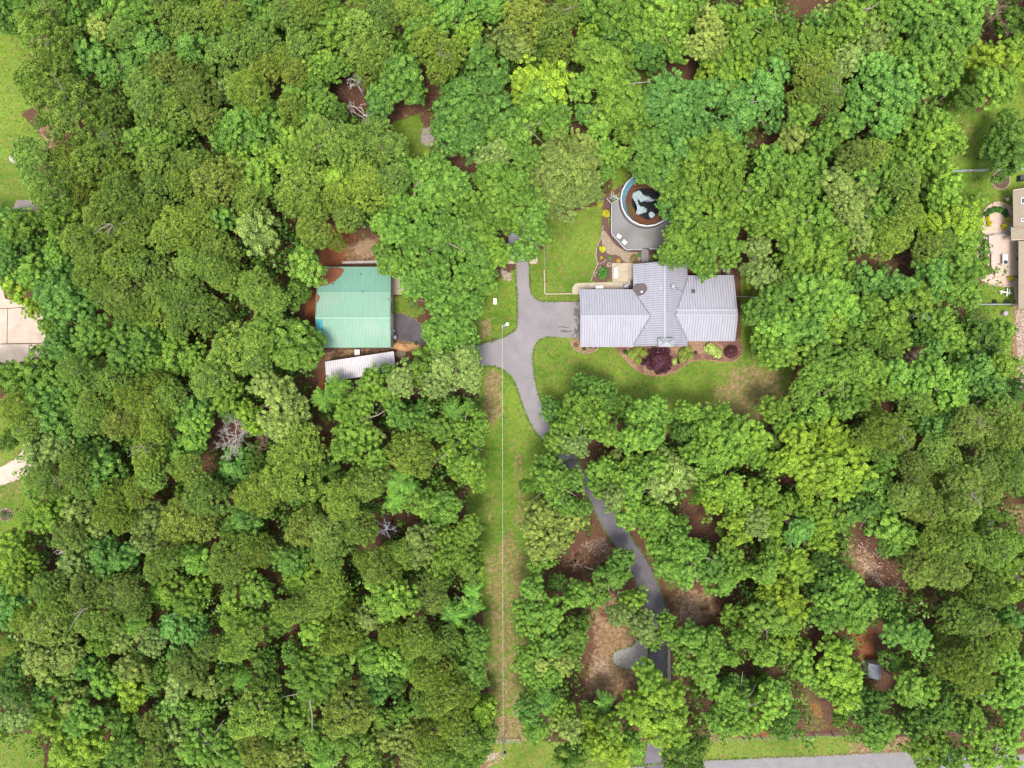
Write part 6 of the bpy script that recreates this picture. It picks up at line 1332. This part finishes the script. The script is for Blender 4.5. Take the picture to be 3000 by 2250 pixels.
for px, py, r_, h_, c_, lb_ in ((2893, 626, 8, 1.0, GRN, 'left end of the dark green flower bed arch'), (2904, 617, 9, 1.1, GRN, 'dark green bush, second from the left in the arch'), (2918, 612, 9, 1.1, GRN, 'dark green bush left of the middle of the arch'), (2932, 613, 9, 1.1, GRN, 'dark green bush right of the middle of the arch'), (2945, 619, 9, 1.1, (.02, .09, .02), 'dark green bush at the right shoulder of the arch'), (2950, 629, 7, 1.0, (.02, .09, .02), 'dark green bush at the right end of the arch'),
      (2895, 641, 8, .8, YEL, 'yellow bush at the upper left of the arched bed'), (2900, 655, 8, .8, YEL, 'yellow bush at the lower left of the arched bed'), (2955, 643, 8, .8, (.36, .42, .02), 'yellow bush at the upper right of the arched bed'), (2944, 662, 9, .8, YEL, 'yellow bush at the lower right of the arched bed'),
      (2964, 814, 10, .7, (.42, .38, .03), 'yellow plant below the wooden garden deck'), (2887, 712, 12, 1.4, (.12, .19, .04), 'green vine shrub left of the garden deck, topmost'), (2885, 735, 14, 1.5, (.10, .18, .03), 'green vine shrub left of the garden deck, second from top'), (2888, 762, 15, 1.6, (.11, .19, .03), 'green vine shrub left of the garden deck, third from top'), (2897, 790, 14, 1.4, (.12, .19, .04), 'green vine shrub left of the garden deck, lowest'),
      (2851, 954, 7, .8, (.02, .03, .015), 'small dark bush in the pale patch below the right fence'), (2916, 884, 7, .7, (.03, .06, .02), 'small dark bush just above the right fence'), (2952, 884, 8, .7, (.03, .06, .02), 'second dark bush just above the right fence'), (8, 1507, 8, .6, (.09, .12, .04), 'low plant in the round bed at the left edge'), (24, 1512, 10, .5, (.10, .13, .05), 'low plant at the right of the round bed'),
      (1045, 1035, 7, .4, (.10, .08, .03), 'low weed under the eave of the green workshop'), (1205, 890, 14, .8, (.09, .15, .03), 'green weeds between the workshop and the trees'), (1235, 910, 12, .8, (.12, .19, .03), 'bright green weed clump above the asphalt pad'), (1218, 1006, 6, .6, (.07, .12, .03), 'tiny green weed at the end of the wood chip pile')):
    shrub(px, py, r_, h_, c_, lb_)
# undergrowth: low bushes and saplings under the wood, as one mass
ru = np.random.default_rng(9)
n_c = 16000; ux = ru.uniform(-260, 3260, n_c); uy = ru.uniform(-200, 2440, n_c)
ii = np.clip(((ux-1500)/K-gx[0])/.42, 0, nx-1).astype(int); jj = np.clip(((1125-uy)/K-gy[0])/.42, 0, ny-1).astype(int)
ok = (lawn[jj, ii]+tan[jj, ii]+pale[jj, ii]+rust[jj, ii] < .15) & (ru.random(n_c) > gapm[jj, ii]*1.6)
def inpoly(poly, m_=0): return sdist(poly, ux, uy) > -m_
for poly in ([(900,760),(1270,760),(1270,1060),(1160,1140),(930,1140)], [(1470,650),(1590,650),(1590,1010),(1470,1010)], [(1540,560),(1860,560),(2080,560),(2200,760),(2200,1120),(1540,1120)], [(1380,980),(1640,980),(1640,1300),(1500,1300),(1380,1090)],
             [(1600,1290),(1720,1290),(1830,1480),(1990,1700),(1990,2290),(1870,2290),(1870,1750),(1700,1450)], [(-300,780),(160,870),(160,1070),(-300,1080)], [(-300,1290),(110,1270),(110,1400),(-300,1470)], [(2870,480),(3300,480),(3300,1150),(2960,1150),(2870,900)], [(30,570),(170,570),(170,650),(30,650)], [(2820,980),(2950,980),(2950,1070),(2820,1070)], [(2530,1925),(2600,1925),(2600,2000),(2530,2000)], [(1350,2160),(3300,2130),(3300,2440),(1350,2440)]):
    ok &= ~inpoly(poly, 12)
gapn = gapm[jj, ii][ok]; ux, uy = ux[ok], uy[ok]; per_ = 32; n_c = len(ux)
cx_ = (ux-1500)/K; cy_ = (1125-uy)/K; hh = ru.uniform(.8, 9.0, n_c)*(1-.6*gapn); rw = ru.uniform(.7, 2.1, n_c)
d = unit(ru.normal(size=(n_c, per_, 3))); d[..., 2] = np.abs(d[..., 2])
p = np.stack([cx_, cy_, hh*.55], 1)[:, None, :]+d*np.stack([rw, rw, hh*.5], 1)[:, None, :]*ru.random((n_c, per_, 1))**.33
nn = unit(d+ru.normal(size=d.shape)*.7).reshape(-1, 3); p = p.reshape(-1, 3); p[:, 2] = np.maximum(p[:, 2], .05)
M['under'] = leafmat('undergrowth_leaf', False, (.085, .175, .024), .5)
me = crown_mesh('undergrowth', p, nn, ru.uniform(.18, .40, len(p)), np.clip(np.repeat(ru.random(n_c), per_)*.6+.4*ru.random(len(p)), 0, 1), .7, 'under')
o = bpy.data.objects.new('undergrowth', me); C.objects.link(o); setp(o, 'dark low undergrowth filling the gaps beneath the woodland trees', 'undergrowth', kind='stuff')

# ------------------------------------------------------------------ labels of the trees: what each looks like, and where it stands by a landmark
LM = [('the green-roofed workshop', 1037, 900), ('the white carport roof', 1050, 1070), ('the round pool', 1893, 590), ('the big grey-roofed house', 1930, 910), ('the small driveway garage', 1531, 720), ('the driveway utility pole', 1478, 960),
      ('the bottom utility pole', 1475, 2190), ('the big bare grey tree', 690, 1285), ('the white dead tree', 1121, 1562), ('the tiny grey shed', 2562, 1965), ('the brown-roofed edge shed', 98, 612), ('the left concrete yard', 60, 960), ('the curved left path', 45, 1370),
      ('the grey gravel patch', 1845, 1920), ('the right garden deck', 2940, 750), ('the two dead trees', 1045, 280), ('the grassy top clearing', 1210, 420), ('the red stony clearing', 2555, 1650), ('the brown twiggy tree', 2740, 285), ('the half-hidden blue shed', 2885, 1025),
      ('the top left corner', 0, 0), ('the top right corner', 3000, 0), ('the bottom left corner', 0, 2250), ('the bottom right corner', 3000, 2250), ('the middle of the top edge', 1500, 0), ('the small pale dead tree', 470, 1860), ('the visible bend of lane', 1840, 1590), ('the left boulder', 45, 467), ('the grey bare carport tree', 622, 1052)]
DIR = ['right of', 'above right of', 'above', 'above left of', 'left of', 'below left of', 'below', 'below right of']
ORD = ['nearest', 'second nearest', 'third nearest', 'fourth nearest', 'fifth nearest', 'sixth nearest', 'seventh nearest', 'eighth nearest', 'ninth nearest', 'tenth nearest', 'eleventh nearest', 'twelfth nearest'] + ['%dth nearest' % k for k in range(13, 200)]
DESC = {'B': 'mid green leafy tree', 'G': 'fresh light green leafy tree', 'T': 'bluish green leafy tree', 'Y': 'bright yellow-green leafy tree', 'D': 'dark green leafy tree', 'L': 'pale speckled green leafy tree', 'P': 'olive green fine-textured pine', 'O': 'brownish olive pine', 'F': 'vivid green feathery tree'}
GRP = {'P': 'pines of the woods', 'O': 'pines of the woods', 'F': 'feathery trees of the woods'}
rank = {}
for li, (ln, lx, ly) in enumerate(LM):
    bins = {}
    for k, rec in enumerate(tree_recs):
        dx, dy = rec[0]-lx, ly-rec[1]; s_ = int(((math.degrees(math.atan2(dy, dx))+382.5) % 360)//45)
        bins.setdefault((rec[3], s_), []).append((math.hypot(dx, dy), k))
    for (t, s_), v in bins.items():
        for j, (dist, k) in enumerate(sorted(v)): rank.setdefault(k, []).append((j, dist, li, s_))
for k, rec in enumerate(tree_recs):
    j, dist, li, s_ = min(rank[k], key=lambda a: (a[0]*170+a[1]))
    rec[-1]['label'] = '%s, %s %s %s' % (DESC[rec[3]], ORD[j], DIR[s_], LM[li][0]); rec[-1]['category'] = 'tree'; rec[-1]['group'] = GRP.get(rec[3], 'broadleaf trees of the woods')
print('TREES', len(trees), len(KEEP), len(tree_recs), sum(r[3] in 'PO' for r in tree_recs), sum(r[3] not in 'POF' for r in tree_recs), 'under', n_c, 'out', len(outside))
